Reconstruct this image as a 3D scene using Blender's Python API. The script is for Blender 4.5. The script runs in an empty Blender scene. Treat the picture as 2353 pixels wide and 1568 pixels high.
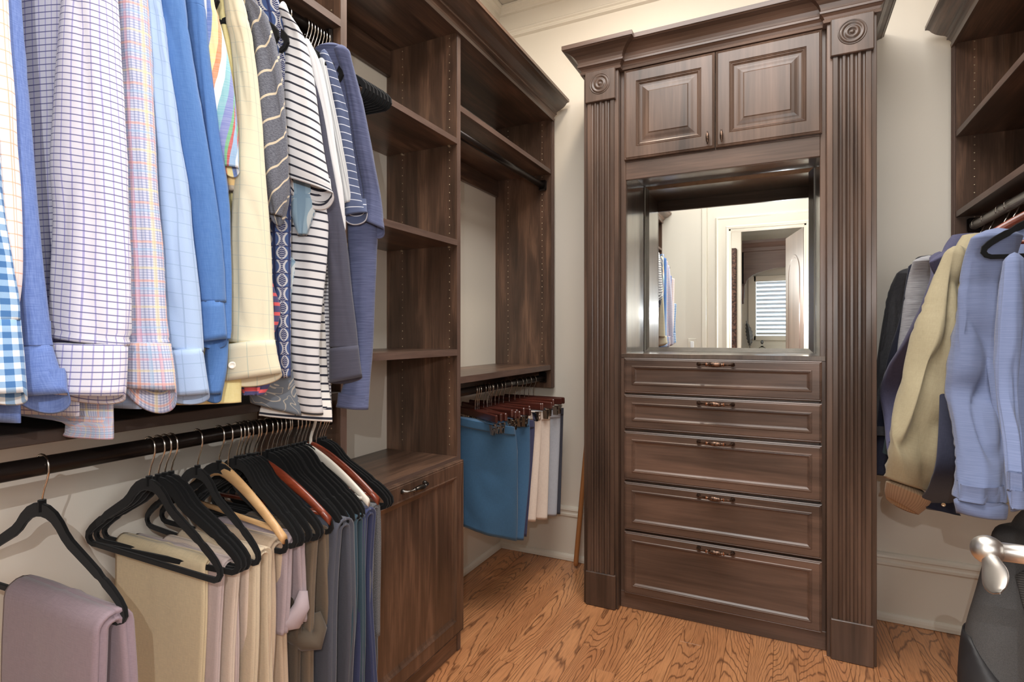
import bpy, bmesh, math, random
from math import sin, cos, pi, sqrt, radians
from mathutils import Vector, Matrix, noise
random.seed(7)
scene = bpy.context.scene
COL = scene.collection
# ------------------------------------------------------------------ camera, world, lights, exposure
cam = bpy.data.objects.new('camera', bpy.data.cameras.new('camera'))
COL.objects.link(cam); scene.camera = cam
cam.location = (0, 0, 1.2)
cam.rotation_euler = (pi/2, 0, radians(26.04))
cam.data.sensor_width = 36.0
cam.data.lens = 1270.0/2353.0*36.0
cam.data.shift_y = -15.0/2353.0
cam.data.clip_start = 0.02
w = bpy.data.worlds.new('daylight'); scene.world = w; w.use_nodes = True
w.node_tree.nodes['Background'].inputs[0].default_value = (0.72, 0.84, 1.0, 1)
w.node_tree.nodes['Background'].inputs[1].default_value = 1.5
def area(name, loc, size, power, col, rot=(0, 0, 0), shape='DISK', sy=None):
    l = bpy.data.lights.new(name, 'AREA'); l.energy = power; l.color = col; l.shape = shape; l.size = size
    if sy: l.size_y = sy
    o = bpy.data.objects.new(name, l); o.location = loc; o.rotation_euler = rot; COL.objects.link(o); return o
area('closet_ceiling_lamp', (-.25, 1.1, 3.02), 1.4, 22.5, (1.0, .985, .965), shape='RECTANGLE', sy=1.7)
area('closet_can_lamp', (-.62, 2.15, 3.0), .14, 3.0, (1.0, .84, .66))
area('bathroom_ceiling_fill', (-1.05, -1.6, 2.95), .8, 16, (.96, .98, 1.0))  # unseen light added over the bathroom, soft fill through the doorway
area('bathroom_side_fill', (-1.15, -1.75, 1.9), .7, 9, (1.0, .985, .96), (radians(84), 0, radians(-33)))  # added fill outside the mirror's view, meant to brighten the right side
area('corner_fill', (.62, -.12, 1.45), .5, 4.8, (.98, .99, 1.0), (radians(82), 0, radians(60)))  # unseen area light added behind the camera to brighten the left wardrobe
fl_ = bpy.data.lights.new('camera_fill', 'POINT'); fl_.energy = 8.5; fl_.shadow_soft_size = .0; fl_.color = (.97, .985, 1.0)  # added fill light by the camera, pointlike so the mirror stays clear
fo_ = bpy.data.objects.new('camera_fill', fl_); fo_.location = (.02, -.16, 1.42); COL.objects.link(fo_)
scene.view_settings.view_transform = 'Standard'; scene.view_settings.look = 'None'
scene.view_settings.exposure = 1.38; scene.view_settings.gamma = 1.0; scene.view_settings.use_curve_mapping = False

RING = {
 'gingham_s': [[-0.9, 0.3126, 1.4762, 0.0311, 0.0152, 0.0],[-0.9, 0.3215, 1.3879, 0.0276, 0.0135, 0.0],[-0.9, 0.3291, 1.3354, 0.0247, 0.0121, 0.0],[-0.9, 0.3348, 1.2926, 0.0241, 0.0118, 0.0],[-0.9, 0.3399, 1.2491, 0.0253, 0.0123, 0.0],[-0.9, 0.3416, 1.2188, 0.0253, 0.0124, 0.0]],
 'gingham_c': [[-0.9, 0.3416, 1.2188, 0.0263, 0.0129, 0.0],[-0.9, 0.3427, 1.1662, 0.0296, 0.0145, 0.0],[-0.9, 0.3425, 1.1264, 0.0333, 0.0163, 0.0]],
 'orange_s': [[-0.92, 0.3249, 1.709, 0.0384, 0.0188, 0.0],[-0.92, 0.3307, 1.6245, 0.0357, 0.0174, 0.0],[-0.92, 0.3379, 1.4613, 0.0345, 0.0169, 0.0],[-0.92, 0.3433, 1.3789, 0.0335, 0.0164, 0.0],[-0.92, 0.3466, 1.2952, 0.0324, 0.0158, 0.0],[-0.92, 0.3464, 1.2501, 0.0296, 0.0145, 0.0],[-0.92, 0.3427, 1.205, 0.0252, 0.0123, 0.0]],
 'blue_s': [[-0.93, 0.3539, 1.7313, 0.0241, 0.0118, 0.0],[-0.93, 0.3598, 1.6429, 0.0207, 0.0101, 0.0],[-0.93, 0.3662, 1.5593, 0.0177, 0.0087, 0.0],[-0.93, 0.3724, 1.4743, 0.0171, 0.0083, 0.0],[-0.93, 0.3816, 1.3591, 0.0186, 0.0091, 0.0],[-0.93, 0.3893, 1.271, 0.0177, 0.0086, 0.0],[-0.93, 0.3947, 1.2114, 0.0173, 0.0084, 0.0],[-0.93, 0.3975, 1.1843, 0.0181, 0.0089, 0.0]],
 'blue_c': [[-0.93, 0.3977, 1.1834, 0.0184, 0.009, 0.0021],[-0.93, 0.3992, 1.1481, 0.0255, 0.0125, 0.003],[-0.93, 0.4037, 1.1159, 0.0349, 0.0171, 0.0027]],
 'grid_s': [[-0.93, 0.4666, 1.8118, 0.0255, 0.0124, -0.0034],[-0.9282, 0.4649, 1.6996, 0.0333, 0.0163, -0.0044],[-0.9266, 0.4626, 1.6009, 0.0393, 0.0192, -0.0052],[-0.9251, 0.461, 1.5029, 0.0447, 0.0218, -0.006],[-0.924, 0.4602, 1.438, 0.0472, 0.0231, -0.0063],[-0.923, 0.4628, 1.3739, 0.0465, 0.0227, -0.0062],[-0.9219, 0.4617, 1.3091, 0.0487, 0.0238, -0.0065],[-0.9209, 0.4606, 1.2444, 0.0504, 0.0246, -0.0067],[-0.92, 0.4593, 1.1897, 0.0494, 0.0241, -0.0066]],
 'grid_c': [[-0.92, 0.459, 1.1862, 0.0497, 0.0243, -0.0016],[-0.92, 0.4565, 1.1471, 0.051, 0.0249, -0.001],[-0.92, 0.4536, 1.1137, 0.0514, 0.0251, -0.0026]],
 'plaid_s': [[-0.93, 0.5164, 1.8449, 0.0197, 0.0096, 0.0],[-0.93, 0.5242, 1.7324, 0.0212, 0.0103, 0.0],[-0.93, 0.5282, 1.6303, 0.0225, 0.011, 0.0],[-0.93, 0.5321, 1.5273, 0.0232, 0.0113, 0.0],[-0.93, 0.5375, 1.4239, 0.0246, 0.012, 0.0],[-0.93, 0.5415, 1.3543, 0.026, 0.0127, 0.0],[-0.93, 0.545, 1.2841, 0.0267, 0.013, 0.0],[-0.93, 0.547, 1.2205, 0.0286, 0.014, 0.0],[-0.93, 0.5484, 1.1865, 0.0312, 0.0153, 0.0]],
 'plaid_c': [[-0.92, 0.5428, 1.1863, 0.0319, 0.0156, -0.0011],[-0.92, 0.5442, 1.1494, 0.0363, 0.0177, -0.0007],[-0.92, 0.5455, 1.1134, 0.0389, 0.019, -0.0028]],
 'pane_s': [[-0.93, 0.5477, 1.8444, 0.0121, 0.0059, -0.002],[-0.93, 0.5567, 1.7501, 0.0122, 0.006, -0.002],[-0.93, 0.5609, 1.7236, 0.0129, 0.0063, -0.0022],[-0.93, 0.5659, 1.6684, 0.0149, 0.0073, -0.0025],[-0.93, 0.5716, 1.613, 0.017, 0.0083, -0.0028],[-0.93, 0.5781, 1.5426, 0.0184, 0.009, -0.0031],[-0.93, 0.5891, 1.4503, 0.0219, 0.0107, -0.0037],[-0.93, 0.5966, 1.3554, 0.0241, 0.0118, -0.004],[-0.93, 0.6039, 1.2517, 0.0272, 0.0133, -0.0045],[-0.93, 0.6081, 1.1729, 0.029, 0.0142, -0.0048]],
 'pane_c': [[-0.93, 0.6077, 1.1737, 0.0294, 0.0143, 0.003],[-0.93, 0.6108, 1.1329, 0.0322, 0.0157, 0.0015],[-0.93, 0.6139, 1.0949, 0.035, 0.0171, 0.003]],
 'royal_s': [[-0.93, 0.5774, 1.8635, 0.019, 0.0093, 0.0],[-0.93, 0.5869, 1.7665, 0.0199, 0.0097, 0.0],[-0.93, 0.6004, 1.6619, 0.0215, 0.0105, 0.0],[-0.93, 0.6182, 1.5559, 0.0252, 0.0123, 0.0],[-0.93, 0.6293, 1.4829, 0.0269, 0.0131, 0.0],[-0.93, 0.6415, 1.4086, 0.0265, 0.0129, 0.0],[-0.93, 0.6502, 1.3321, 0.0249, 0.0122, 0.0],[-0.93, 0.6586, 1.2583, 0.0216, 0.0105, 0.0]],
 'royal_c': [[-0.93, 0.6586, 1.2591, 0.0216, 0.0105, 0.0024],[-0.93, 0.6612, 1.2217, 0.0223, 0.0109, 0.0028],[-0.93, 0.6629, 1.1877, 0.0231, 0.0113, 0.0043]],
 'second_s': [[-0.94, 0.6205, 1.8944, 0.0189, 0.0092, 0.0],[-0.94, 0.6321, 1.7937, 0.0166, 0.0081, 0.0],[-0.94, 0.6357, 1.7725, 0.0164, 0.008, 0.0],[-0.94, 0.6468, 1.6844, 0.0155, 0.0076, 0.0],[-0.94, 0.6636, 1.5726, 0.0157, 0.0077, 0.0],[-0.94, 0.6795, 1.457, 0.0177, 0.0087, 0.0],[-0.94, 0.6871, 1.3371, 0.0182, 0.0089, 0.0],[-0.94, 0.6879, 1.2398, 0.0175, 0.0086, 0.0],[-0.94, 0.6844, 1.1911, 0.0174, 0.0085, 0.0]],
 'second_c': [[-0.95, 0.689, 1.191, 0.0169, 0.0082, 0.0],[-0.95, 0.6819, 1.1343, 0.0197, 0.0096, 0.0],[-0.95, 0.6741, 1.0905, 0.0174, 0.0085, 0.0]],
 'stripe_s': [[-0.93, 0.6407, 1.8887, 0.009, 0.0044, 0.0],[-0.93, 0.6527, 1.8023, 0.0102, 0.005, 0.0],[-0.93, 0.6607, 1.7712, 0.0128, 0.0062, 0.0],[-0.93, 0.6706, 1.7165, 0.0175, 0.0086, 0.0],[-0.93, 0.6789, 1.6562, 0.0202, 0.0099, 0.0],[-0.93, 0.6864, 1.5947, 0.0199, 0.0097, 0.0],[-0.93, 0.6926, 1.5481, 0.0171, 0.0084, 0.0],[-0.93, 0.699, 1.5125, 0.0128, 0.0063, 0.0]],
 'madras_s': [[-0.955, 0.7053, 1.6303, 0.0149, 0.0073, 0.0],[-0.955, 0.7131, 1.558, 0.0131, 0.0064, 0.0],[-0.955, 0.7187, 1.5178, 0.0117, 0.0057, 0.0],[-0.955, 0.7215, 1.4765, 0.0079, 0.0039, 0.0]],
 'madras_b': [[-1.0, 0.7565, 1.5074, 0.0091, 0.0044, 0.0],[-1.0, 0.759, 1.4374, 0.0095, 0.0046, 0.0],[-1.0, 0.7599, 1.3493, 0.0119, 0.0058, 0.0],[-1.0, 0.7491, 1.1729, 0.0205, 0.01, 0.0],[-1.0, 0.7338, 1.0867, 0.0311, 0.0152, 0.0]],
 'yellow_s': [[-0.965, 0.699, 1.903, 0.0149, 0.0073, 0.0],[-0.965, 0.709, 1.8422, 0.0143, 0.007, 0.0],[-0.965, 0.7201, 1.764, 0.0129, 0.0063, 0.0],[-0.965, 0.7305, 1.6839, 0.0138, 0.0067, 0.0],[-0.965, 0.7391, 1.6017, 0.0146, 0.0071, 0.0],[-0.965, 0.743, 1.4999, 0.0147, 0.0072, 0.0],[-0.965, 0.7435, 1.3453, 0.0212, 0.0104, 0.0],[-0.965, 0.7484, 1.2078, 0.0291, 0.0142, 0.0]],
 'yellow_b': [[-1.02, 0.7582, 1.3502, 0.0319, 0.0156, 0.0],[-1.02, 0.7182, 1.1733, 0.0603, 0.0295, 0.0],[-1.02, 0.7095, 1.1051, 0.0641, 0.0313, 0.0],[-1.02, 0.7072, 1.0648, 0.0659, 0.0322, 0.0021]],
 'cream_s': [[-0.93, 0.6972, 1.8591, 0.0135, 0.0066, -0.0015],[-0.93, 0.7086, 1.8245, 0.017, 0.0083, -0.0019],[-0.93, 0.7165, 1.7873, 0.019, 0.0093, -0.0021],[-0.93, 0.724, 1.7578, 0.0184, 0.009, -0.002],[-0.93, 0.7341, 1.6784, 0.0189, 0.0092, -0.0021],[-0.93, 0.7404, 1.5964, 0.0209, 0.0102, -0.0023],[-0.93, 0.7419, 1.5123, 0.0251, 0.0123, -0.0028],[-0.93, 0.7414, 1.4276, 0.03, 0.0147, -0.0033],[-0.93, 0.7424, 1.3431, 0.0346, 0.0169, -0.0039],[-0.93, 0.7443, 1.2585, 0.0385, 0.0188, -0.0043],[-0.93, 0.7448, 1.1822, 0.0412, 0.0201, -0.0046]],
 'cream_c': [[-0.92, 0.7363, 1.1853, 0.0411, 0.0201, 0.0046],[-0.92, 0.7378, 1.15, 0.0453, 0.0221, 0.0055],[-0.92, 0.7402, 1.1175, 0.051, 0.0249, 0.0084]],
 'red_s': [[-0.985, 0.7574, 1.8914, 0.0079, 0.0038, 0.0],[-0.985, 0.7704, 1.8544, 0.0088, 0.0043, 0.0],[-0.985, 0.7826, 1.7714, 0.0072, 0.0035, 0.0],[-0.985, 0.793, 1.6228, 0.0089, 0.0044, 0.0],[-0.985, 0.8068, 1.4451, 0.0082, 0.004, 0.0],[-0.985, 0.8242, 1.3191, 0.01, 0.0049, 0.0],[-0.985, 0.8392, 1.2645, 0.0147, 0.0072, 0.0],[-0.985, 0.8364, 1.227, 0.0142, 0.007, 0.0],[-0.985, 0.816, 1.1807, 0.0144, 0.0071, 0.0],[-0.985, 0.8015, 1.1083, 0.0269, 0.0131, 0.0],[-0.985, 0.793, 1.0747, 0.0186, 0.0091, 0.0]],
 'char_s': [[-0.93, 0.7351, 1.8471, 0.0144, 0.007, -0.004],[-0.93, 0.7522, 1.8309, 0.0211, 0.0103, -0.0059],[-0.93, 0.7714, 1.7802, 0.0245, 0.012, -0.0068],[-0.93, 0.7792, 1.7402, 0.0259, 0.0126, -0.0072],[-0.93, 0.7876, 1.656, 0.0268, 0.0131, -0.0075],[-0.93, 0.7934, 1.5875, 0.0266, 0.013, -0.0074],[-0.93, 0.7993, 1.5273, 0.0239, 0.0117, -0.0067],[-0.93, 0.803, 1.4749, 0.0188, 0.0092, -0.0052],[-0.93, 0.8036, 1.4439, 0.0112, 0.0055, -0.0031]],
 'leaf_s': [[-0.97, 0.7935, 1.9254, 0.0218, 0.0106, 0.0],[-0.97, 0.8089, 1.8979, 0.0265, 0.0129, 0.0],[-0.97, 0.8176, 1.8752, 0.0259, 0.0126, 0.0],[-0.97, 0.8309, 1.8176, 0.0228, 0.0111, 0.0],[-0.97, 0.8433, 1.7302, 0.0205, 0.01, 0.0],[-0.97, 0.8501, 1.6393, 0.0189, 0.0093, 0.0],[-0.97, 0.8518, 1.5461, 0.0185, 0.0091, 0.0]],
 'leaf_b': [[-1.0, 0.8711, 1.5742, 0.0242, 0.0118, 0.0],[-1.0, 0.8746, 1.4787, 0.0217, 0.0106, 0.0],[-1.0, 0.8758, 1.3631, 0.0208, 0.0102, 0.0],[-1.0, 0.8782, 1.2667, 0.0191, 0.0093, 0.0],[-1.0, 0.8829, 1.1699, 0.0157, 0.0077, 0.0],[-1.0, 0.8877, 1.1036, 0.0122, 0.006, 0.0]],
 'denim_s': [[-0.965, 0.8497, 1.8627, 0.0118, 0.0057, 0.0],[-0.965, 0.8637, 1.7375, 0.0102, 0.005, 0.0],[-0.965, 0.8779, 1.6477, 0.0154, 0.0075, 0.0],[-0.965, 0.9042, 1.5445, 0.0249, 0.0122, 0.0],[-0.965, 0.908, 1.482, 0.025, 0.0122, 0.0],[-0.965, 0.9048, 1.423, 0.0087, 0.0043, 0.0]],
 'denim_b': [[-1.02, 0.9129, 1.3687, 0.0179, 0.0088, 0.0],[-1.02, 0.9242, 1.2694, 0.019, 0.0093, 0.0],[-1.02, 0.9318, 1.1889, 0.0182, 0.0089, 0.0],[-1.02, 0.9369, 1.1076, 0.0173, 0.0085, 0.0],[-1.02, 0.9331, 1.0218, 0.0218, 0.0107, 0.0]],
 'floral_b': [[-1.05, 0.8994, 1.3689, 0.0247, 0.0121, 0.0],[-1.05, 0.8994, 1.209, 0.0337, 0.0164, 0.0],[-1.05, 0.9036, 1.1088, 0.0531, 0.026, 0.0],[-1.05, 0.9067, 1.0282, 0.0528, 0.0258, -0.0151]],
 'navyst_s': [[-0.93, 0.8234, 1.8735, 0.0097, 0.0048, -0.0046],[-0.93, 0.8438, 1.8512, 0.0165, 0.0081, -0.0077],[-0.93, 0.8548, 1.8289, 0.0204, 0.01, -0.0095],[-0.93, 0.8631, 1.7769, 0.0264, 0.0129, -0.0123],[-0.93, 0.8702, 1.6864, 0.0341, 0.0167, -0.0159],[-0.93, 0.8775, 1.5948, 0.0419, 0.0205, -0.0196],[-0.93, 0.8823, 1.5537, 0.0463, 0.0226, -0.0216],[-0.93, 0.8878, 1.5252, 0.0503, 0.0246, -0.0176]],
 'navyst_b': [[-0.985, 0.9443, 1.6427, 0.0344, 0.0168, -0.0046],[-0.985, 0.9456, 1.5725, 0.0372, 0.0182, -0.005],[-0.985, 0.9449, 1.4714, 0.0394, 0.0193, -0.0053],[-0.985, 0.9423, 1.3702, 0.0376, 0.0183, -0.005],[-0.985, 0.9358, 1.2692, 0.0329, 0.0161, -0.0044],[-0.985, 0.9326, 1.169, 0.0288, 0.0141, -0.0038],[-0.985, 0.939, 1.0885, 0.0271, 0.0132, -0.0036],[-0.985, 0.9522, 1.0164, 0.0237, 0.0116, -0.0032]],
 'wide_b': [[-1.03, 0.9908, 1.4843, 0.0214, 0.0104, -0.0012],[-1.03, 0.9978, 1.2733, 0.0262, 0.0128, -0.0015],[-1.03, 0.9957, 1.1141, 0.0343, 0.0168, -0.0019],[-1.03, 0.9539, 1.0443, 0.0695, 0.0339, -0.0039],[-1.03, 0.9461, 1.0016, 0.0783, 0.0383, -0.0077]],
 'fine_b': [[-1.01, 1.0241, 1.5425, 0.0145, 0.0071, 0.0],[-1.01, 1.019, 1.4236, 0.0111, 0.0054, 0.0],[-1.01, 1.0154, 1.327, 0.0134, 0.0066, 0.0],[-1.01, 1.0183, 1.1668, 0.0115, 0.0056, 0.0],[-1.01, 1.0241, 1.0594, 0.0096, 0.0047, 0.0],[-1.01, 1.0299, 0.9995, 0.0087, 0.0043, 0.0]],
 'slate_s': [[-0.945, 0.8898, 1.8397, 0.0077, 0.0038, 0.0],[-0.945, 0.9066, 1.7895, 0.01, 0.0049, 0.0],[-0.945, 0.9244, 1.709, 0.0145, 0.0071, 0.0],[-0.945, 0.9441, 1.6167, 0.0156, 0.0076, 0.0],[-0.945, 0.9684, 1.5228, 0.0177, 0.0087, 0.0],[-0.945, 0.9901, 1.4249, 0.0212, 0.0104, 0.0],[-0.945, 1.0008, 1.3231, 0.0237, 0.0116, 0.0],[-0.945, 1.0109, 1.2198, 0.0286, 0.0139, 0.0],[-0.945, 1.0138, 1.1697, 0.0305, 0.0149, 0.0]],
 'slate_c': [[-0.945, 1.0146, 1.1702, 0.031, 0.0151, 0.0037],[-0.945, 1.0175, 1.1299, 0.0329, 0.0161, 0.0042],[-0.945, 1.0212, 1.0909, 0.0353, 0.0173, 0.0073]],
 'white_s': [[-0.935, 0.8901, 1.8423, 0.006, 0.0029, 0.0],[-0.935, 0.9108, 1.7989, 0.0135, 0.0066, 0.0],[-0.935, 0.9367, 1.7117, 0.0155, 0.0076, 0.0],[-0.935, 0.9609, 1.6203, 0.0122, 0.0059, 0.0],[-0.935, 0.9852, 1.5254, 0.0101, 0.0049, 0.0],[-0.935, 1.0031, 1.4469, 0.0042, 0.002, 0.0]],
 'grey_s': [[-0.935, 0.9334, 1.8187, 0.008, 0.0039, 0.0],[-0.935, 0.9527, 1.7525, 0.0085, 0.0042, 0.0],[-0.935, 0.9768, 1.6757, 0.0082, 0.004, 0.0],[-0.935, 1.0031, 1.5811, 0.0088, 0.0043, 0.0],[-0.935, 1.0207, 1.5157, 0.0108, 0.0053, 0.0031]],
 'pin_s': [[-0.93, 0.9363, 1.8336, 0.0088, 0.0043, -0.0012],[-0.93, 0.9517, 1.8058, 0.013, 0.0063, -0.0017],[-0.93, 0.9821, 1.7376, 0.016, 0.0078, -0.0021],[-0.93, 0.9884, 1.7175, 0.0165, 0.0081, -0.0022],[-0.93, 1.0072, 1.6333, 0.0158, 0.0077, -0.0021],[-0.93, 1.0302, 1.535, 0.0184, 0.009, -0.0025],[-0.93, 1.0385, 1.4894, 0.0275, 0.0134, 0.0053]],
 'slub_s': [[-0.92, 0.982, 1.8613, 0.0164, 0.008, -0.0036],[-0.92, 1.0043, 1.8161, 0.0152, 0.0075, -0.0034],[-0.92, 1.0311, 1.7436, 0.0174, 0.0085, -0.0039],[-0.92, 1.0581, 1.6469, 0.0192, 0.0094, -0.0043],[-0.92, 1.0869, 1.5467, 0.0205, 0.01, -0.0046],[-0.92, 1.0861, 1.4743, 0.0278, 0.0136, -0.0125]],
 'slub_b': [[-0.955, 0.9835, 1.874, 0.0323, 0.0158, 0.0],[-0.955, 0.9906, 1.8639, 0.0371, 0.0181, 0.0],[-0.955, 1.0136, 1.7958, 0.0301, 0.0147, 0.0],[-0.955, 1.0448, 1.7015, 0.0298, 0.0146, 0.0],[-0.955, 1.0711, 1.6014, 0.0293, 0.0143, 0.0],[-0.955, 1.0902, 1.4963, 0.0336, 0.0164, 0.0],[-0.955, 1.0902, 1.3861, 0.0317, 0.0155, 0.0],[-0.955, 1.0894, 1.276, 0.0282, 0.0138, 0.0],[-0.955, 1.0886, 1.1659, 0.0247, 0.0121, 0.0],[-0.955, 1.0711, 1.0792, 0.0293, 0.0143, 0.0],[-0.955, 1.054, 1.0177, 0.0358, 0.0175, -0.0038]],
 'sky_s': [[0.49, 1.7952, 1.4465, 0.0519, 0.0254, 0.0],[0.4833, 1.8186, 1.4004, 0.0528, 0.0258, 0.0],[0.4744, 1.8214, 1.3338, 0.052, 0.0254, 0.0],[0.464, 1.8032, 1.2547, 0.0481, 0.0235, 0.0],[0.455, 1.7906, 1.1878, 0.0483, 0.0236, 0.0],[0.4446, 1.7717, 1.1109, 0.0504, 0.0246, 0.0],[0.4372, 1.768, 1.0559, 0.0499, 0.0244, 0.0],[0.4283, 1.7098, 0.9972, 0.0477, 0.0233, 0.0],[0.4164, 1.6399, 0.9246, 0.0447, 0.0219, 0.0],[0.4045, 1.5839, 0.8557, 0.0441, 0.0215, 0.0],[0.4, 1.5695, 0.8296, 0.0463, 0.0226, 0.0]],
 'sky_c': [[0.4, 1.574, 0.8231, 0.0486, 0.0238, -0.0024],[0.4, 1.568, 0.8087, 0.0458, 0.0224, -0.0019],[0.4, 1.5695, 0.7966, 0.0428, 0.0209, -0.0039]],
 'sky_f': [[0.47, 1.6143, 1.3656, 0.0185, 0.009, 0.0],[0.4567, 1.5841, 1.2664, 0.0216, 0.0106, 0.0],[0.4435, 1.5533, 1.1707, 0.0195, 0.0095, 0.0],[0.4302, 1.5156, 1.079, 0.0162, 0.0079, 0.0],[0.417, 1.4403, 0.9979, 0.0138, 0.0067, 0.0],[0.4037, 1.38, 0.923, 0.012, 0.0059, 0.0],[0.4, 1.3651, 0.9029, 0.0126, 0.0062, 0.0]],
 'sky_fc': [[0.4, 1.3673, 0.9015, 0.0134, 0.0066, 0.0008],[0.4, 1.3544, 0.872, 0.0118, 0.0058, 0.0008]],
 'sky_b': [[0.64, 2.0699, 1.5394, 0.0782, 0.0382, 0.0323],[0.6361, 2.0852, 1.5, 0.1117, 0.0546, 0.0377],[0.6281, 1.9904, 1.4013, 0.1455, 0.0711, 0.0],[0.611, 1.8732, 1.2212, 0.1526, 0.0746, 0.0],[0.5939, 1.79, 1.061, 0.1335, 0.0652, 0.0],[0.5768, 1.7155, 0.915, 0.1185, 0.0579, 0.0],[0.57, 1.6896, 0.8596, 0.1144, 0.0559, 0.0]],
 'tan_s': [[0.45, 1.9508, 1.4217, 0.0286, 0.014, -0.0096],[0.4382, 1.9398, 1.3575, 0.0313, 0.0153, -0.0104],[0.4246, 1.9248, 1.2838, 0.0393, 0.0192, -0.0131],[0.4065, 1.9062, 1.1867, 0.0505, 0.0247, -0.0169],[0.3884, 1.9012, 1.0898, 0.0609, 0.0298, -0.0203],[0.3748, 1.8822, 1.0185, 0.067, 0.0327, -0.0224],[0.3566, 1.8693, 0.923, 0.0733, 0.0358, -0.0245],[0.343, 1.8701, 0.8495, 0.0714, 0.0349, -0.0238],[0.33, 1.9035, 0.7704, 0.0609, 0.0298, -0.0216]],
 'tan_c': [[0.33, 1.9423, 0.7476, 0.0538, 0.0263, -0.0252],[0.33, 1.9893, 0.7105, 0.05, 0.0244, -0.0226],[0.33, 2.0423, 0.6763, 0.0395, 0.0193, -0.026]],
 'tan_b': [[0.53, 2.0696, 1.4934, 0.0489, 0.0239, 0.0],[0.5271, 2.0372, 1.4443, 0.0758, 0.037, 0.0],[0.521, 1.9874, 1.3459, 0.0881, 0.0431, 0.0],[0.5087, 1.9298, 1.1631, 0.0823, 0.0402, 0.0],[0.4964, 1.8594, 0.993, 0.0719, 0.0352, 0.0],[0.4857, 1.8444, 0.8464, 0.0587, 0.0287, 0.0],[0.48, 1.7358, 0.7953, 0.0382, 0.0187, 0.0]],
 'plum_s': [[0.46, 2.2239, 1.4503, 0.0267, 0.013, 0.0],[0.4493, 2.1667, 1.3777, 0.0248, 0.0121, 0.0],[0.4359, 2.1836, 1.2962, 0.0313, 0.0153, 0.0],[0.418, 2.2724, 1.1839, 0.046, 0.0225, 0.0],[0.4024, 2.3949, 1.074, 0.0629, 0.0307, 0.0],[0.3901, 2.4639, 0.9813, 0.0621, 0.0304, 0.0],[0.3779, 2.4364, 0.8957, 0.0415, 0.0203, 0.0],[0.36, 2.3012, 0.7925, 0.029, 0.0142, 0.0]],
 'plum_b': [[0.58, 2.3667, 1.5375, 0.0596, 0.0291, 0.0],[0.5768, 2.3535, 1.4917, 0.0856, 0.0418, 0.0],[0.5714, 2.3082, 1.4139, 0.1032, 0.0504, 0.0],[0.5519, 2.252, 1.1565, 0.1071, 0.0523, 0.0],[0.5303, 2.1858, 0.8851, 0.1102, 0.0539, 0.0],[0.52, 2.1008, 0.7741, 0.1056, 0.0516, 0.0]],
 'grey2_s': [[0.46, 2.3659, 1.456, 0.0476, 0.0233, 0.0],[0.4533, 2.4026, 1.3991, 0.0499, 0.0244, 0.0],[0.4433, 2.4169, 1.3074, 0.0503, 0.0246, 0.0],[0.4267, 2.4386, 1.1511, 0.0454, 0.0222, 0.0],[0.41, 2.4716, 0.9895, 0.0419, 0.0205, 0.0]],
 'navy2_s': [[0.45, 2.4462, 1.4473, 0.0354, 0.0173, 0.0],[0.44, 2.455, 1.3727, 0.0342, 0.0167, 0.0],[0.4232, 2.4793, 1.2466, 0.0289, 0.0141, 0.0],[0.4002, 2.5232, 1.0666, 0.0407, 0.0199, 0.0],[0.3772, 2.5299, 0.883, 0.0447, 0.0219, 0.0],[0.35, 2.4606, 0.68, 0.0473, 0.0231, 0.0]],
 'dark_s': [[0.44, 2.602, 1.4381, 0.0349, 0.0171, 0.0],[0.4246, 2.6324, 1.3527, 0.0393, 0.0192, 0.0],[0.401, 2.641, 1.2156, 0.0389, 0.019, 0.0],[0.3744, 2.637, 1.0594, 0.0359, 0.0175, 0.0],[0.3507, 2.6128, 0.9219, 0.0295, 0.0144, 0.0],[0.33, 2.4791, 0.8212, 0.028, 0.0137, 0.0]],
 'dark_b': [[0.5, 2.5478, 1.4917, 0.0388, 0.019, 0.0],[0.493, 2.5772, 1.4463, 0.046, 0.0225, 0.0],[0.4512, 2.7603, 1.1443, 0.0509, 0.0248, 0.0],[0.4047, 2.7297, 0.7862, 0.0587, 0.0287, 0.0],[0.385, 2.6554, 0.6484, 0.0588, 0.0287, 0.0]],
 'plum_f': [[0.43, 2.0434, 1.4361, 0.035, 0.0171, 0.0195],[0.43, 2.0509, 1.4123, 0.0298, 0.0146, 0.0104],[0.43, 2.0585, 1.3844, 0.0153, 0.0075, 0.0078]],
 'denim2_b': [[0.37, 2.4154, 0.8348, 0.032, 0.0156, 0.0],[0.37, 2.5375, 0.6606, 0.033, 0.0161, -0.0125]],
 'ink_b': [[0.47, 1.8988, 1.0453, 0.0849, 0.0415, 0.0],[0.4373, 1.7666, 0.8583, 0.0888, 0.0434, 0.0],[0.4227, 2.0387, 0.6932, 0.0582, 0.0285, 0.0],[0.42, 1.9959, 0.6857, 0.0455, 0.0222, -0.0127]],
 'short_teal': [[-1.1, 1.9851, 0.8431, 0.1138, 0.0556, -0.0232],[-1.1, 1.9962, 0.7904, 0.116, 0.0567, -0.0224],[-1.1, 2.0073, 0.6761, 0.1165, 0.0569, -0.027],[-1.1, 2.0167, 0.5567, 0.1128, 0.0551, -0.0271],[-1.1, 2.0281, 0.3732, 0.1052, 0.0514, -0.0336]],
 'short_teal2': [[-1.09, 2.1935, 0.8278, 0.0832, 0.0406, 0.0],[-1.09, 2.1935, 0.7545, 0.0866, 0.0423, 0.0],[-1.09, 2.1827, 0.5641, 0.0872, 0.0426, 0.0],[-1.09, 2.1342, 0.3237, 0.0831, 0.0406, -0.016]],
 'short_navy': [[-1.09, 2.2376, 0.8139, 0.0845, 0.0413, 0.0],[-1.09, 2.2421, 0.7466, 0.0864, 0.0422, 0.0],[-1.09, 2.2022, 0.3187, 0.0695, 0.034, -0.0184]],
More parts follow.
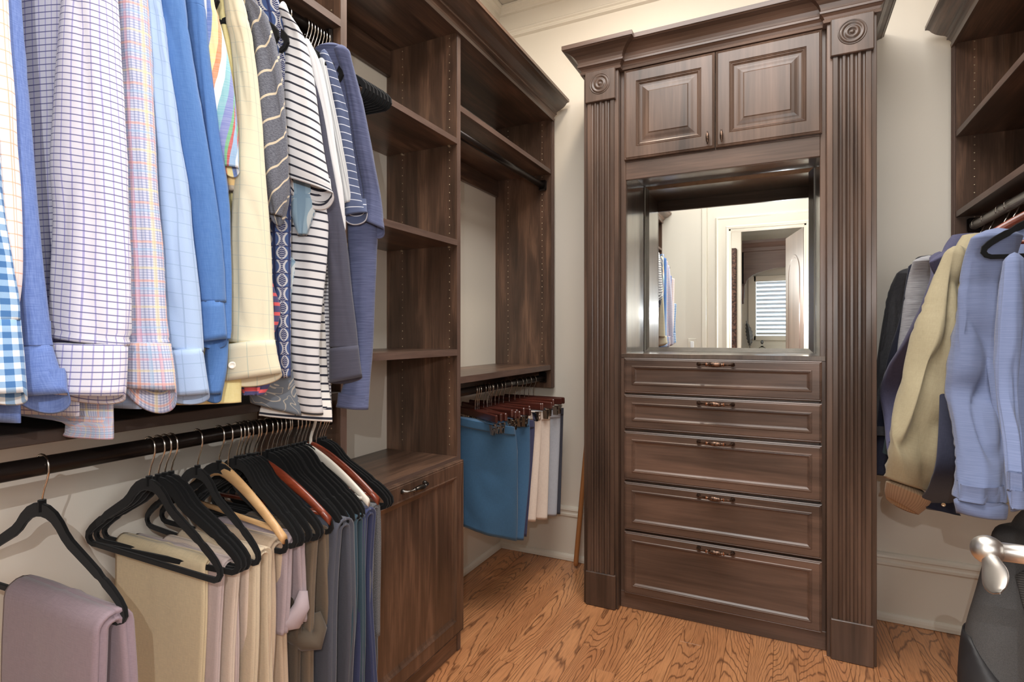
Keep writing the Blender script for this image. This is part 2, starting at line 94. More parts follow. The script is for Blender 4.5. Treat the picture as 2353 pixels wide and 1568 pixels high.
 'short_cream1': [[-1.08, 2.3016, 0.8457, 0.0836, 0.0409, 0.0],[-1.08, 2.3016, 0.7376, 0.0836, 0.0409, 0.0],[-1.08, 2.2736, 0.3617, 0.0721, 0.0352, -0.0139]],
 'short_cream2': [[-1.07, 2.4303, 0.826, 0.0695, 0.0339, 0.0],[-1.07, 2.4303, 0.7174, 0.0695, 0.0339, 0.0],[-1.07, 2.4046, 0.3291, 0.067, 0.0327, -0.0093]],
 'short_pale': [[-1.07, 2.5629, 0.818, 0.0716, 0.035, 0.0],[-1.07, 2.5544, 0.6971, 0.0724, 0.0354, 0.0],[-1.07, 2.5293, 0.3061, 0.065, 0.0318, -0.0065]],
 'short_ink': [[-1.06, 2.6019, 0.827, 0.0645, 0.0315, 0.0],[-1.06, 2.5902, 0.692, 0.0642, 0.0314, 0.0],[-1.06, 2.5672, 0.3095, 0.0598, 0.0292, -0.0109]],
 'bag': [[0.6, 1.9263, 0.6882, 0.0467, 0.0228, 0.0],[0.5987, 1.922, 0.6743, 0.0777, 0.038, 0.0],[0.5941, 1.8961, 0.6308, 0.0929, 0.0454, 0.0],[0.59, 1.8721, 0.5938, 0.1077, 0.0526, 0.0],[0.5828, 1.8374, 0.5288, 0.1308, 0.0639, 0.0],[0.5766, 1.8167, 0.4713, 0.1483, 0.0725, 0.0],[0.5705, 1.8, 0.4133, 0.1576, 0.077, 0.0],[0.5635, 1.7792, 0.3499, 0.1611, 0.0787, 0.0],[0.5561, 1.7572, 0.2846, 0.1549, 0.0757, 0.0],[0.55, 1.7403, 0.2307, 0.1356, 0.0663, 0.0]],
}
SNAP = [[0.405, 2.039, 0.693], [0.41, 1.939, 0.719]]

# ------------------------------------------------------------------ node helper
def lin(c):
    if isinstance(c, (int, float)): return c
    r = []
    for v in c[:3]:
        v = v/255.0
        r.append(v/12.92 if v <= .04045 else ((v+.055)/1.055)**2.4)
    return (*r, 1)
class S:
    def __init__(s, nt, k): s.nt, s.k = nt, k
    def m(s, op, *a, clamp=False):
        n = s.nt.nodes.new('ShaderNodeMath'); n.operation = op; n.use_clamp = clamp
        for i, v in enumerate((s,)+a):
            if isinstance(v, S): s.nt.links.new(v.k, n.inputs[i])
            else: n.inputs[i].default_value = v
        return S(s.nt, n.outputs[0])
    def __add__(s, o): return s.m('ADD', o)
    def __sub__(s, o): return s.m('SUBTRACT', o)
    def __mul__(s, o): return s.m('MULTIPLY', o)
    def __truediv__(s, o): return s.m('DIVIDE', o)
    def fract(s): return s.m('FRACT')
    def lt(s, o): return s.m('LESS_THAN', o)
    def gt(s, o): return s.m('GREATER_THAN', o)
    def abs(s): return s.m('ABSOLUTE')
    def max(s, o): return s.m('MAXIMUM', o)
    def min(s, o): return s.m('MINIMUM', o)
    def floor(s): return s.m('FLOOR')
    def rng(s, a, b):
        return ((s-a)*(1.0/(b-a))).m('ADD', 0.0, clamp=True)
class NB:
    def __init__(s, nt): s.nt = nt
    def n(s, t): return s.nt.nodes.new('ShaderNode'+t)
    def uv(s):
        t = s.n('TexCoord'); p = s.n('SeparateXYZ'); s.nt.links.new(t.outputs['UV'], p.inputs[0])
        return S(s.nt, p.outputs[0]), S(s.nt, p.outputs[1])
    def obj(s):
        t = s.n('TexCoord'); p = s.n('SeparateXYZ'); s.nt.links.new(t.outputs['Object'], p.inputs[0])
        return [S(s.nt, p.outputs[i]) for i in range(3)]
    def rand(s): return S(s.nt, s.n('ObjectInfo').outputs['Random'])
    def vec(s, *a):
        c = s.n('CombineXYZ')
        for i, v in enumerate(a):
            if isinstance(v, S): s.nt.links.new(v.k, c.inputs[i])
            else: c.inputs[i].default_value = v
        return c.outputs[0]
    def noise(s, v, scale=1.0, detail=2.0, rough=.5, dist=0.0):
        n = s.n('TexNoise'); s.nt.links.new(v, n.inputs['Vector'])
        n.inputs['Scale'].default_value = scale; n.inputs['Detail'].default_value = detail
        n.inputs['Roughness'].default_value = rough; n.inputs['Distortion'].default_value = dist
        return S(s.nt, n.outputs[0])
    def mix(s, f, a, b):
        n = s.n('Mix'); n.data_type = 'RGBA'
        if isinstance(f, S): s.nt.links.new(f.k, n.inputs[0])
        else: n.inputs[0].default_value = f
        for i, v in ((6, a), (7, b)):
            if isinstance(v, S): s.nt.links.new(v.k, n.inputs[i])
            else: n.inputs[i].default_value = lin(v)
        return S(s.nt, n.outputs[2])
    def ramp(s, f, stops, const=True):
        n = s.n('ValToRGB'); s.nt.links.new(f.k, n.inputs[0]); cr = n.color_ramp
        cr.interpolation = 'CONSTANT' if const else 'LINEAR'
        while len(cr.elements) < len(stops): cr.elements.new(.5)
        for e, (p, c) in zip(cr.elements, stops): e.position = p; e.color = lin(c)
        return S(s.nt, n.outputs[0])
def mat(name, col, rough=.6, metal=0.0, spec=.5, coat=0.0, sheen=0.0, bump=None, emit=None, trans=0.0):
    m = bpy.data.materials.new(name); m.use_nodes = True; nt = m.node_tree
    p = nt.nodes['Principled BSDF']; nb = NB(nt)
    p.inputs['Roughness'].default_value = rough; p.inputs['Metallic'].default_value = metal
    p.inputs['Specular IOR Level'].default_value = spec; p.inputs['Coat Weight'].default_value = coat
    p.inputs['Coat Roughness'].default_value = .3
    p.inputs['Sheen Weight'].default_value = sheen
    p.inputs['Transmission Weight'].default_value = trans
    if callable(col):
        nt.links.new(col(nb).k, p.inputs['Base Color'])
    else: p.inputs['Base Color'].default_value = lin(col)
    if bump:
        f, st, di = bump; b = nb.n('Bump'); b.inputs['Strength'].default_value = st; b.inputs['Distance'].default_value = di
        nt.links.new(f(nb).k, b.inputs['Height']); nt.links.new(b.outputs[0], p.inputs['Normal'])
    if emit:
        p.inputs['Emission Color'].default_value = lin(emit[0]); p.inputs['Emission Strength'].default_value = emit[1]
    return m
def fab(name, col, rough=.85, sheen=.15, st=.25, sc=900):
    def weave(nb):
        u, v = nb.uv()
        return nb.noise(nb.vec(u*sc, v*sc, 0), 1.0, 1.0)
    return mat(name, col, rough, spec=.2, sheen=sheen, bump=(weave, st, .0006))

# ------------------------------------------------------------------ materials
def wood(name, axis, dark, mid, light, rough, coat=0.0, k=1.0, spec=.5, mott=.5):
    def c(nb):
        p = nb.obj(); r = nb.rand()*37.0
        al = p[axis]; ac = [p[i] for i in range(3) if i != axis]
        v = nb.vec(ac[0]*22*k+r, ac[1]*22*k, al*2.0*k)
        a = nb.noise(v, 1.0, 5.0, .62, .6)
        f = nb.noise(nb.vec(ac[0]*190*k, ac[1]*190*k+r, al*7*k), 1.0, 2.0)
        g = nb.noise(nb.vec(ac[0]*9*k+r, ac[1]*9*k, al*2.6*k+r), 1.0, 2.0)
        t = (a*.8+f*.26+(g-.5)*mott).rng(.32, .76)
        return nb.ramp(t, [(0, dark), (.5, mid), (1, light)], False)
    return mat(name, c, rough, spec=spec, coat=coat)
DK, MD, LT = (54, 41, 33), (88, 66, 53), (132, 100, 80)
WZ = wood('walnut_vertical', 2, DK, MD, LT, .34, .25)
WX = wood('walnut_across', 0, DK, MD, LT, .34, .25)
WY = wood('walnut_along', 1, DK, MD, LT, .34, .25)
SZ = wood('stained_maple_vertical', 2, (58, 45, 38), (88, 69, 58), (114, 90, 76), .33, .15, .45, .5, .75)
SX = wood('stained_maple_across', 0, (62, 48, 41), (94, 74, 63), (120, 94, 80), .33, .15, .6, .5, .7)
WSHADE = wood('walnut_painted_shade', 1, (30, 24, 21), (44, 34, 29), (58, 45, 38), .5)  # walnut darkened: shade on the middle shelf is put into its colour
EDGE = wood('walnut_edge_band', 1, (84, 66, 58), (98, 78, 69), (112, 90, 80), .45, 0, 2.0)
EDGEZ = wood('walnut_edge_band_vertical', 2, (84, 66, 58), (98, 78, 69), (112, 90, 80), .45, 0, 2.0)
def wallcol(nb):
    x, y, z = nb.obj()
    return nb.mix(nb.noise(nb.vec(x, y, z), 1.3, 2.0).rng(.3, .7), (229, 222, 208), (233, 226, 214))
WALL = mat('warm_white_paint', wallcol, .55, spec=.3)
TRIM = mat('ivory_trim_paint', (230, 223, 209), .35, spec=.45)
CEIL = mat('ceiling_paint', (205, 198, 186), .8, spec=.2)
def oak(nb):
    x, y, z = nb.obj(); r = nb.rand()*53.0
    wob = nb.noise(nb.vec(x*30+r, y*6, 2), 1.0, 2.0)*.05
    base = nb.noise(nb.vec(x*5.0+r, y*.8+r, 0), 1.0, 1.0, .4, .2)+wob
    ringv = (base*(nb.rand()*18.0+30.0)).fract()
    line = (ringv-.5).abs()*2.0
    grain = line.rng(.66, .98)
    brk = nb.noise(nb.vec(x*75+r, y*11, 5), 1.0, 2.0).rng(.22, .42)
    pore = nb.noise(nb.vec(x*210+r, y*10, 0), 1.0, 3.0).rng(.45, .66)
    wide = nb.noise(nb.vec(x*9+r, y*1.1, 3), 1.0, 2.0).rng(.3, .7)
    c = nb.mix(wide, (218, 156, 106), (198, 134, 89))
    c = nb.mix(nb.rand()*.35, c, (168, 112, 72))
    c = nb.mix(pore*.38, c, (122, 80, 50))
    return nb.mix(grain*brk*.8, c, (96, 57, 35))
OAK = mat('red_oak_plank', oak, .3, spec=.5, coat=.15)
GAP = mat('plank_joint', (60, 38, 24), .8)
CHROME = mat('brushed_nickel', (214, 211, 206), .36, 1.0)
STEEL = mat('polished_steel_wire', (210, 205, 198), .18, 1.0)
def bronze_c(nb):
    x, y, z = nb.obj()
    return nb.mix(nb.noise(nb.vec(x, y, z), 160, 2).rng(.35, .7), (52, 44, 40), (142, 112, 94))
BRONZE = mat('brushed_oil_bronze', bronze_c, .32, .85)
COPPER = mat('copper_highlight', (190, 130, 96), .3, 1.0)
PEWTER = mat('dark_pewter', (104, 100, 96), .3, 1.0)
ROD = mat('black_bronze_tube', (40, 33, 30), .28, .6)
PIN = mat('brass_shelf_pin', (196, 178, 150), .35, .8)
VELVET = mat('black_velvet_flock', (19, 19, 20), .95, spec=.1, sheen=.12)
BLONDE = wood('blonde_hanger_wood', 0, (196, 152, 104), (214, 172, 122), (226, 190, 144), .4)
CHERRY = wood('cherry_hanger_wood', 0, (84, 34, 20), (122, 52, 32), (150, 70, 44), .22, .6)
ESPRESSO = wood('espresso_hanger_wood', 0, (50, 24, 20), (72, 34, 27), (92, 44, 34), .22, .6)
WHITEPL = mat('white_plastic', (226, 220, 208), .35)
MIRROR = mat('mirror_silver', (236, 240, 238), .0, 1.0)
GLASS = mat('clear_glass', (240, 245, 245), .02, trans=1.0)
BUTTON = mat('pearl_button', (226, 220, 206), .25, coat=.4)
def hline(x, per, wd, off=0.0): return (x/per+off).fract().lt(wd/per)
def checks(bg, lu, lv, per, wd, au=1.0, av=1.0):
    def c(nb):
        u, v = nb.uv()
        k = nb.mix(hline(u, per, wd)*au, bg, lu)
        return nb.mix(hline(v, per, wd)*av, k, lv)
    return c
M = {}
M['grid'] = fab('navy_grid_cotton', checks((214, 211, 220), (150, 144, 196), (98, 98, 142), .0098, .0015, .8, .95))
M['orange'] = fab('orange_grid_cotton', checks((236, 226, 224), (232, 170, 140), (232, 170, 140), .0165, .0016, .8, .8))
def gingham(nb):
    u, v = nb.uv(); a = hline(u, .0155, .0078); b = hline(v, .0155, .0078)
    return nb.ramp((a+b)*.5, [(0, (228, 232, 236)), (.3, (140, 172, 206)), (.8, (70, 112, 164))])
M['gingham'] = fab('blue_gingham', gingham)
def chambray(c0, c1):
    def c(nb):
        u, v = nb.uv()
        a = nb.noise(nb.vec(u*60, v*700, 0), 1, 2); b = nb.noise(nb.vec(u*700, v*60, 4), 1, 2)
        return nb.mix(((a+b)*.5).rng(.38, .62), c0, c1)
    return c
M['blue'] = fab('blue_chambray', chambray((92, 114, 172), (114, 136, 190)))
M['royal'] = fab('plain_blue_twill', chambray((80, 119, 178), (90, 129, 186)))
M['pane'] = fab('pale_blue_windowpane', checks((170, 192, 224), (150, 172, 204), (150, 172, 204), .024, .0013, .8, .8))
M['cream'] = fab('cream_windowpane', checks((222, 213, 186), (176, 186, 172), (190, 190, 176), .027, .0011, .7, .7))
def plaid(nb):
    u, v = nb.uv()
    fine = hline(u, .0042, .0016).max(0)*.42
    finev = hline(v, .0042, .0016)*.42
    c = nb.mix(fine, (204, 206, 222), (96, 112, 164)); c = nb.mix(finev, c, (96, 112, 164))
    for off, col in ((0, (246, 166, 112)), (.33, (240, 222, 150)), (.62, (222, 150, 160)), (.8, (150, 190, 222))):
        c = nb.mix(hline(u, .062, .0038, off)*.42, c, col); c = nb.mix(hline(v, .062, .0038, off)*.42, c, col)
    return c
M['plaid'] = fab('multicolour_tattersall', plaid)
def rainbow(nb):
    u, v = nb.uv(); k = nb.noise(nb.vec(u*30, v*400, 0), 1, 2)
    c = nb.ramp(((u+v*.16)/.062+.1).fract(), [(0, (150, 186, 222)), (.14, (236, 238, 240)), (.24, (104, 132, 196)), (.36, (246, 226, 156)), (.5, (238, 150, 104)), (.58, (240, 240, 240)), (.68, (134, 190, 200)), (.78, (128, 138, 196)), (.9, (110, 180, 130)), (.95, (196, 84, 84))])
    return nb.mix(k.rng(.3, .8)*.25, c, (240, 240, 240))
M['rainbow'] = fab('rainbow_stripe_linen', rainbow)
def madras(nb):
    u, v = nb.uv()
    c = nb.ramp((u/.05).fract(), [(0, (196, 96, 74)), (.3, (222, 178, 110)), (.6, (104, 112, 140)), (.8, (226, 200, 150))])
    d = nb.ramp((v/.06).fract(), [(0, (222, 178, 110)), (.4, (110, 120, 150)), (.6, (226, 190, 130))])
    return nb.mix(.5, c, d)
M['madras'] = fab('madras_plaid', madras)
M['yellow'] = fab('butter_yellow_cotton', chambray((240, 224, 158), (246, 232, 174)))
M['mustard'] = fab('mustard_yellow_cotton', chambray((214, 182, 112), (226, 196, 128)))
def stripe(bg, col, per, wd, axis=1, off=0.0, noise_amt=0.0):
    def c(nb):
        q = nb.uv()[axis]
        return nb.mix(hline(q, per, wd, off), bg, col)
    return c
M['navywhite'] = fab('white_jersey_navy_stripe', stripe((218, 217, 219), (46, 48, 60), .0195, .0045))
M['widestripe'] = fab('white_jersey_wide_stripe', stripe((232, 226, 220), (44, 46, 58), .0215, .0052, 1, .35))
M['finestripe'] = fab('white_jersey_fine_stripe', stripe((226, 226, 230), (92, 92, 104), .0088, .0031))
M['pin'] = fab('navy_jersey_white_pinstripe', stripe((84, 94, 124), (214, 218, 228), .0172, .0018))
M['redstripe'] = fab('navy_red_stripe_jersey', stripe((84, 82, 124), (226, 98, 104), .021, .0075))
def char(nb):
    u, v = nb.uv(); k = nb.noise(nb.vec(u*500, v*500, 0), 1, 2)
    c = nb.mix(k.rng(.35, .65), (86, 88, 98), (118, 120, 130))
    return nb.mix(hline(u*.8+v*.45, .021, .0021), c, (210, 196, 172))
M['char'] = fab('charcoal_pinstripe', char)
def leaf(bg, fill, edge, cu, cv):
    def c(nb):
        u, v = nb.uv(); row = (v/cv).floor(); col = (u/cu).floor()
        p = ((u/cu).fract()-.5)*2.0; q = ((v/cv).fract()-.5)*2.0
        odd = ((row+col)*.5).fract().gt(.25)
        w1 = ((q*q)*-1.0+1.0)*.62; w2 = (q*q)*.5+.25
        wd = w1*odd+w2*(odd*-1.0+1.0)
        d = p.abs()-wd
        inside = d.lt(0); edg = d.abs().lt(.13)
        vein = ((v/cv*7.0)+p.abs()*1.6).fract().lt(.35)*inside
        box = p.abs().lt(.86)*q.abs().lt(.9)
        k = nb.mix(box*.55, bg, fill)
        k = nb.mix(inside, k, bg)
        k = nb.mix(vein*.8, k, edge)
        return nb.mix(edg*box, k, edge)
    return c
M['leaf'] = fab('navy_leaf_print', leaf((50, 58, 100), (86, 112, 164), (196, 196, 200), .021, .03))
M['denimleaf'] = fab('light_denim_leaf_print', leaf((132, 160, 182), (160, 186, 202), (206, 214, 216), .06, .09))
def floral(nb):
    u, v = nb.uv(); k = nb.noise(nb.vec(u*22, v*22, 1), 1, 1.0, .5, 1.6)
    return nb.mix(((k*5.0).fract()-.5).abs().lt(.09), (118, 126, 136), (184, 178, 168))
M['floral'] = fab('grey_floral_print', floral)
def slub(c0, c1):
    def c(nb):
        u, v = nb.uv(); a = nb.noise(nb.vec(u*25, v*420, 0), 1, 3)
        return nb.mix(a.rng(.35, .68), c0, c1)
    return c
M['slub'] = fab('navy_slub_jersey', slub((76, 82, 112), (98, 104, 136)))
M['slate'] = fab('slate_jersey', slub((72, 72, 86), (80, 80, 94)))
M['white'] = fab('white_jersey', (232, 232, 234))
M['lightgrey'] = fab('light_grey_rib', stripe((216, 218, 218), (192, 194, 196), .004, .002, 0))
M['skymelange'] = fab('sky_blue_melange', slub((106, 117, 149), (118, 129, 162)))
M['tan'] = fab('khaki_tan_poplin', chambray((158, 147, 119), (167, 156, 127)), .7)
M['tanrib'] = fab('tan_rib_knit', stripe((180, 158, 130), (160, 138, 112), .005, .002, 0))
M['plum'] = fab('plum_blue_microfibre', chambray((80, 80, 106), (90, 89, 116)), .7)
M['greymarl'] = fab('grey_marl_knit', slub((140, 140, 144), (184, 184, 188)))
M['ink'] = fab('ink_navy_wool', chambray((38, 40, 56), (46, 48, 64)))
M['charshell'] = fab('charcoal_shell', chambray((62, 62, 66), (78, 78, 82)), .6)
M['teal2'] = fab('dusty_teal_cotton', chambray((86, 114, 128), (96, 126, 140)))
def solid(n, a): M[n] = fab(n+'_twill', chambray(a, tuple(min(255, int(v*1.05+3)) for v in a)), .85, .2)
for n, a in dict(mauve=(142, 124, 132), khaki=(206, 188, 154), palemauve=(190, 172, 168), stone=(206, 188, 172), sand=(200, 182, 156), tanp=(190, 168, 144), lilac=(168, 152, 156), olive=(84, 73, 61), taupe=(112, 97, 80), steel=(76, 78, 88), tealp=(54, 74, 86), navyp=(54, 60, 92), tealshort=(56, 92, 124), tealshort2=(62, 98, 132), navyshort=(60, 62, 92), creamshort=(222, 208, 196), paleshort=(182, 186, 196), inkshort=(70, 72, 84)).items(): solid(n, a)
def heather(nb):
    u, v = nb.uv(); return nb.mix(nb.noise(nb.vec(u*420, v*420, 0), 1, 2).rng(.35, .65), (70, 72, 76), (136, 136, 138))
M['scarf'] = fab('grey_heather_wool', heather)
BAG = mat('charcoal_nylon', lambda nb: nb.mix(nb.noise(nb.vec(*nb.obj()), 900, 2).rng(.35, .65), (66, 64, 64), (88, 86, 85)), .65, spec=.35)
BAGD = mat('black_nylon', (44, 43, 45), .5)
WEB = mat('ribbed_webbing', lambda nb: nb.mix(hline(nb.obj()[2]+nb.obj()[1]*.4, .006, .0028), (92, 90, 88), (58, 56, 55)), .8)
LOGO = mat('woven_label_white', (205, 200, 196), .7)
FRAME = mat('copper_leaf_frame', lambda nb: nb.mix(nb.noise(nb.vec(*nb.obj()), 45, 4).rng(.4, .65), (46, 34, 34), (112, 80, 70)), .35, .5)
VAN = wood('mocha_valance', 0, (96, 78, 74), (112, 92, 87), (126, 104, 98), .4, .2, .5)
DOORW = wood('brown_door_wood', 2, (88, 70, 62), (110, 90, 80), (128, 106, 94), .35, .3, .5)
SHUT = mat('white_shutter', (238, 240, 242), .4)
FEATH = mat('pewter_feather', (120, 124, 128), .35, .7)

# ------------------------------------------------------------------ geometry helpers
def link(o, parent=None):
    COL.objects.link(o)
    if parent is not None:
        o.parent = parent
        if parent.type == 'EMPTY': o.matrix_parent_inverse = Matrix.Translation(-Vector(parent.location))
    return o
def mesh(name, V, F, m, parent=None, uv=None, smooth=False, mats=None, mi=None):
    me = bpy.data.meshes.new(name); me.from_pydata([tuple(v) for v in V], [], F)
    for k in (mats or [m]): me.materials.append(k)
    if mi: me.polygons.foreach_set('material_index', mi)
    if uv:
        l = me.uv_layers.new(name='UVMap').data
        for p in me.polygons:
            for li, vi in zip(p.loop_indices, p.vertices): pass
        flat = []
        for fu in uv:
            for q in fu: flat.extend(q)
        l.foreach_set('uv', flat)
    me.polygons.foreach_set('use_smooth', [smooth]*len(me.polygons))
    me.update()
    return link(bpy.data.objects.new(name, me), parent)
class B:
    def __init__(s): s.V, s.F = [], []
    def add(s, V, F, mt=None):
        k = len(s.V)
        s.V += [(mt @ Vector(v)) if mt else Vector(v) for v in V]; s.F += [[i+k for i in f] for f in F]; return s
    def box(s, x0, x1, y0, y1, z0, z1, c=.0015, mt=None):
        c = min(c, (x1-x0)*.4, (y1-y0)*.4, (z1-z0)*.4)
        V = []
        for sx in (0, 1):
            for sy in (0, 1):
                for sz in (0, 1):
                    X, Y, Z = (x0, x1)[sx], (y0, y1)[sy], (z0, z1)[sz]
                    dx, dy, dz = c*(1-2*sx), c*(1-2*sy), c*(1-2*sz)
                    V += [(X, Y+dy, Z+dz), (X+dx, Y, Z+dz), (X+dx, Y+dy, Z)]
        i = lambda a, b, d, k: ((a*2+b)*2+d)*3+k
        F = []
        for a in (0, 1):
            f = [i(a, 0, 0, 0), i(a, 1, 0, 0), i(a, 1, 1, 0), i(a, 0, 1, 0)]; F.append(f if a else f[::-1])
            f = [i(0, a, 0, 1), i(1, a, 0, 1), i(1, a, 1, 1), i(0, a, 1, 1)]; F.append(f[::-1] if a else f)
            f = [i(0, 0, a, 2), i(1, 0, a, 2), i(1, 1, a, 2), i(0, 1, a, 2)]; F.append(f if a else f[::-1])
        for a in (0, 1):
            for b in (0, 1):
                q = (a+b) % 2
                f = [i(a, b, 0, 0), i(a, b, 1, 0), i(a, b, 1, 1), i(a, b, 0, 1)]; F.append(f[::-1] if q == 0 else f)
                f = [i(a, 0, b, 0), i(a, 1, b, 0), i(a, 1, b, 2), i(a, 0, b, 2)]; F.append(f if q == 0 else f[::-1])
                f = [i(0, a, b, 1), i(1, a, b, 1), i(1, a, b, 2), i(0, a, b, 2)]; F.append(f[::-1] if q == 0 else f)
                for d in (0, 1):
                    f = [i(a, b, d, 0), i(a, b, d, 1), i(a, b, d, 2)]; F.append(f if (a+b+d) % 2 else f[::-1])
        return s.add(V, F, mt)
    def lathe(s, prof, n=20, mt=None):
        V, F = [], []
        for r, hh in prof:
            for j in range(n): V.append((r*cos(2*pi*j/n), r*sin(2*pi*j/n), hh))
        for i in range(len(prof)-1):
            for j in range(n):
                k = (j+1) % n; F.append([i*n+j, i*n+k, (i+1)*n+k, (i+1)*n+j])
        F.append(list(range(n))[::-1]); F.append([(len(prof)-1)*n+j for j in range(n)])
        return s.add(V, F, mt)
    def tube(s, pts, rad, n=10, mt=None):
        P = [Vector(p) for p in pts]; V, F = [], []
        up = None
        for i, p in enumerate(P):
            t = (P[min(i+1, len(P)-1)]-P[max(i-1, 0)]).normalized()
            if up is None:
                up = Vector((0, 0, 1)) if abs(t.z) < .9 else Vector((0, 1, 0))
            a = t.cross(up).normalized(); up = a.cross(t).normalized()
            r = rad[i] if isinstance(rad, (list, tuple)) else rad
            for j in range(n): V.append(p+(a*cos(2*pi*j/n)+up*sin(2*pi*j/n))*r)
        for i in range(len(P)-1):
            for j in range(n):
                k = (j+1) % n; F.append([i*n+j, i*n+k, (i+1)*n+k, (i+1)*n+j])
        F.append(list(range(n))[::-1]); F.append([(len(P)-1)*n+j for j in range(n)])
        return s.add(V, F, mt)
    def sweep(s, prof, path, mt=None):
        """profile points (outward offset, height) carried along a plan path with mitred corners; outward is to the right of travel"""
        P = [Vector(p) for p in path]; n = len(prof); V, F = [], []
        for i, p in enumerate(P):
            d0 = (P[i]-P[i-1]).normalized() if i else (P[1]-P[0]).normalized()
            d1 = (P[i+1]-P[i]).normalized() if i < len(P)-1 else d0
            n0, n1 = Vector((d0.y, -d0.x)), Vector((d1.y, -d1.x))
            mm = (n0+n1); mm /= max(.2, mm.dot(n0))
            for o, z in prof: V.append((p.x+mm.x*o, p.y+mm.y*o, z))
        for i in range(len(P)-1):
            for j in range(n):
                k = (j+1) % n; F.append([i*n+j, (i+1)*n+j, (i+1)*n+k, i*n+k])
        F.append(list(range(n))); F.append([(len(P)-1)*n+j for j in range(n)][::-1])
        return s.add(V, F, mt)
    def panel(s, x0, x1, z0, z1, prof, th, mt=None):
        """a framed front looking along -Y: prof is a list of (inset, depth behind the face)"""
        V, F = [], []
        rs = [(0, th)]+prof
        for ins, d in rs:
            V += [(x0+ins, d, z0+ins), (x1-ins, d, z0+ins), (x1-ins, d, z1-ins), (x0+ins, d, z1-ins)]
        for i in range(len(rs)-1):
            for j in range(4):
                k = (j+1) % 4; F.append([i*4+j, i*4+k, (i+1)*4+k, (i+1)*4+j])
        e = (len(rs)-1)*4; F.append([e, e+1, e+2, e+3]); F.append([3, 2, 1, 0])
        return s.add(V, F, mt)
    def build(s, name, m, parent=None, smooth=False, bev=0): 
        return mesh(name, s.V, s.F, m, parent, None, smooth)
def tag(o, label, cat, group=None, kind=None):
    o['label'] = label; o['category'] = cat
    if group: o['group'] = group
    if kind: o['kind'] = kind
    return o
def thing(name, label, cat, loc, group=None):
    o = bpy.data.objects.new(name, None); COL.objects.link(o); o.location = loc; o.empty_display_size = .05
    return tag(o, label, cat, group)
def struct(o, label=None, cat=None):
    o['kind'] = 'structure'
    if label: o['label'] = label
    if cat: o['category'] = cat
    return o
def box(name, x0, x1, y0, y1, z0, z1, m, parent=None, c=.0015): return B().box(x0, x1, y0, y1, z0, z1, c).build(name, m, parent)
def copy_tree(root, loc, rz=0, label=None, group=None):
    r = root.copy(); COL.objects.link(r); r.location = loc; r.rotation_euler = (0, 0, rz)
    if label: r['label'] = label
    if group: r['group'] = group
    for ch in root.children:
        c = ch.copy(); COL.objects.link(c); c.parent = r
        for gc in ch.children:
            d = gc.copy(); COL.objects.link(d); d.parent = c
    return r

# ------------------------------------------------------------------ the room
XL, XR, YB, YF, ZC = -1.44, .95, 2.785, -.25, 3.045
fl = struct(box('floor', -2.2, 1.6, -4.4, YB+.1, -.06, -.004, GAP), 'red oak strip floor with dark cathedral grain', 'floor')
pw = .083; ix = 0
x = XL
plankmesh = {}
while x < XR-.01:
    x1 = min(x+pw, XR); y = YF-random.uniform(0, .8)
    while y < YB-.001:
        ln = random.uniform(.7, 1.5); y1 = min(y+ln, YB)
        if YB-y1 < .25: y1 = YB
        y0 = max(y, YF)
        if y1 > y0+.02:
            zz = random.uniform(-.0004, .0004)
            box('plank', x+.0004, x1-.0004, y0+.0004, y1-.0004, -.0045, zz, OAK, fl, .0007)
        y = y1
    x = x1
box('plank', -2.2, 1.6, -4.4, YF-.002, -.0045, 0, OAK, fl)
struct(box('wall_left', XL-.1, XL, YF-.1, YB, 0, ZC, WALL, None, 0.0), 'warm white painted wall behind the hanging clothes', 'wall')
struct(box('wall_back', XL-.1, XR+.1, YB, YB+.1, 0, ZC, WALL, None, 0.0), 'warm white painted wall behind the tall dresser', 'wall')
struct(box('wall_right', XR, XR+.1, YF-.1, YB, 0, ZC, WALL, None, 0.0), 'warm white painted wall behind the jackets', 'wall')
DX0, DX1, DZ = -.467, .202, 2.228
b = B(); b.box(XL, DX0, YF-.1, YF, 0, ZC, 0); b.box(DX1, XR, YF-.1, YF, 0, ZC, 0); b.box(DX0, DX1, YF-.1, YF, DZ, ZC, 0)
struct(b.build('wall_front', WALL), 'doorway wall seen in the mirror', 'wall')
struct(box('ceiling', XL-.1, XR+.1, YF-.1, YB+.1, ZC, ZC+.08, CEIL, None, 0), 'pale ceiling at the very top', 'ceiling')
# cornice and rail: swept round the room, outward = into the room (path runs clockwise seen from above)
loop = [(XL, YF), (XL, YB), (XR, YB), (XR, YF)]
cor = [(0, ZC-.002), (.034, ZC-.002), (.034, ZC-.012), (.026, ZC-.018), (.024, ZC-.028), (.014, ZC-.036), (.012, ZC-.046), (0, ZC-.05)]
rail = [(0, 2.905), (.012, 2.905), (.017, 2.899), (.017, 2.892), (.010, 2.886), (.010, 2.878), (.016, 2.872), (.016, 2.865), (0, 2.858)]
for k, (a, c_) in enumerate(zip(loop[:-1], loop[1:])):
    nm = ('left', 'back', 'right')[k]
    struct(B().sweep(cor, [a, c_]).build('trim_1_'+nm, TRIM), 'ivory cornice bead at the ceiling, %s wall' % nm, 'cornice')
    struct(B().sweep(rail, [a, c_]).build('trim_2_'+nm, TRIM), 'ivory picture rail moulding high on the %s wall' % nm, 'rail')
    bb = [(0, .285), (.010, .282), (.016, .274), (.018, .266), (.014, .26), (.014, .252), (.019, .246), (.019, .236), (.012, .228), (.012, .002), (0, .002)]
    o = struct(B().sweep(bb, [a, c_]).build('baseboard_'+nm, TRIM), 'tall ivory baseboard with moulded cap, %s wall' % nm, 'baseboard')
    B().sweep([(.012, .034), (.017, .033), (.023, .026), (.026, .016), (.026, .002), (.012, .002)], [a, c_]).build('shoe_moulding', TRIM, o)

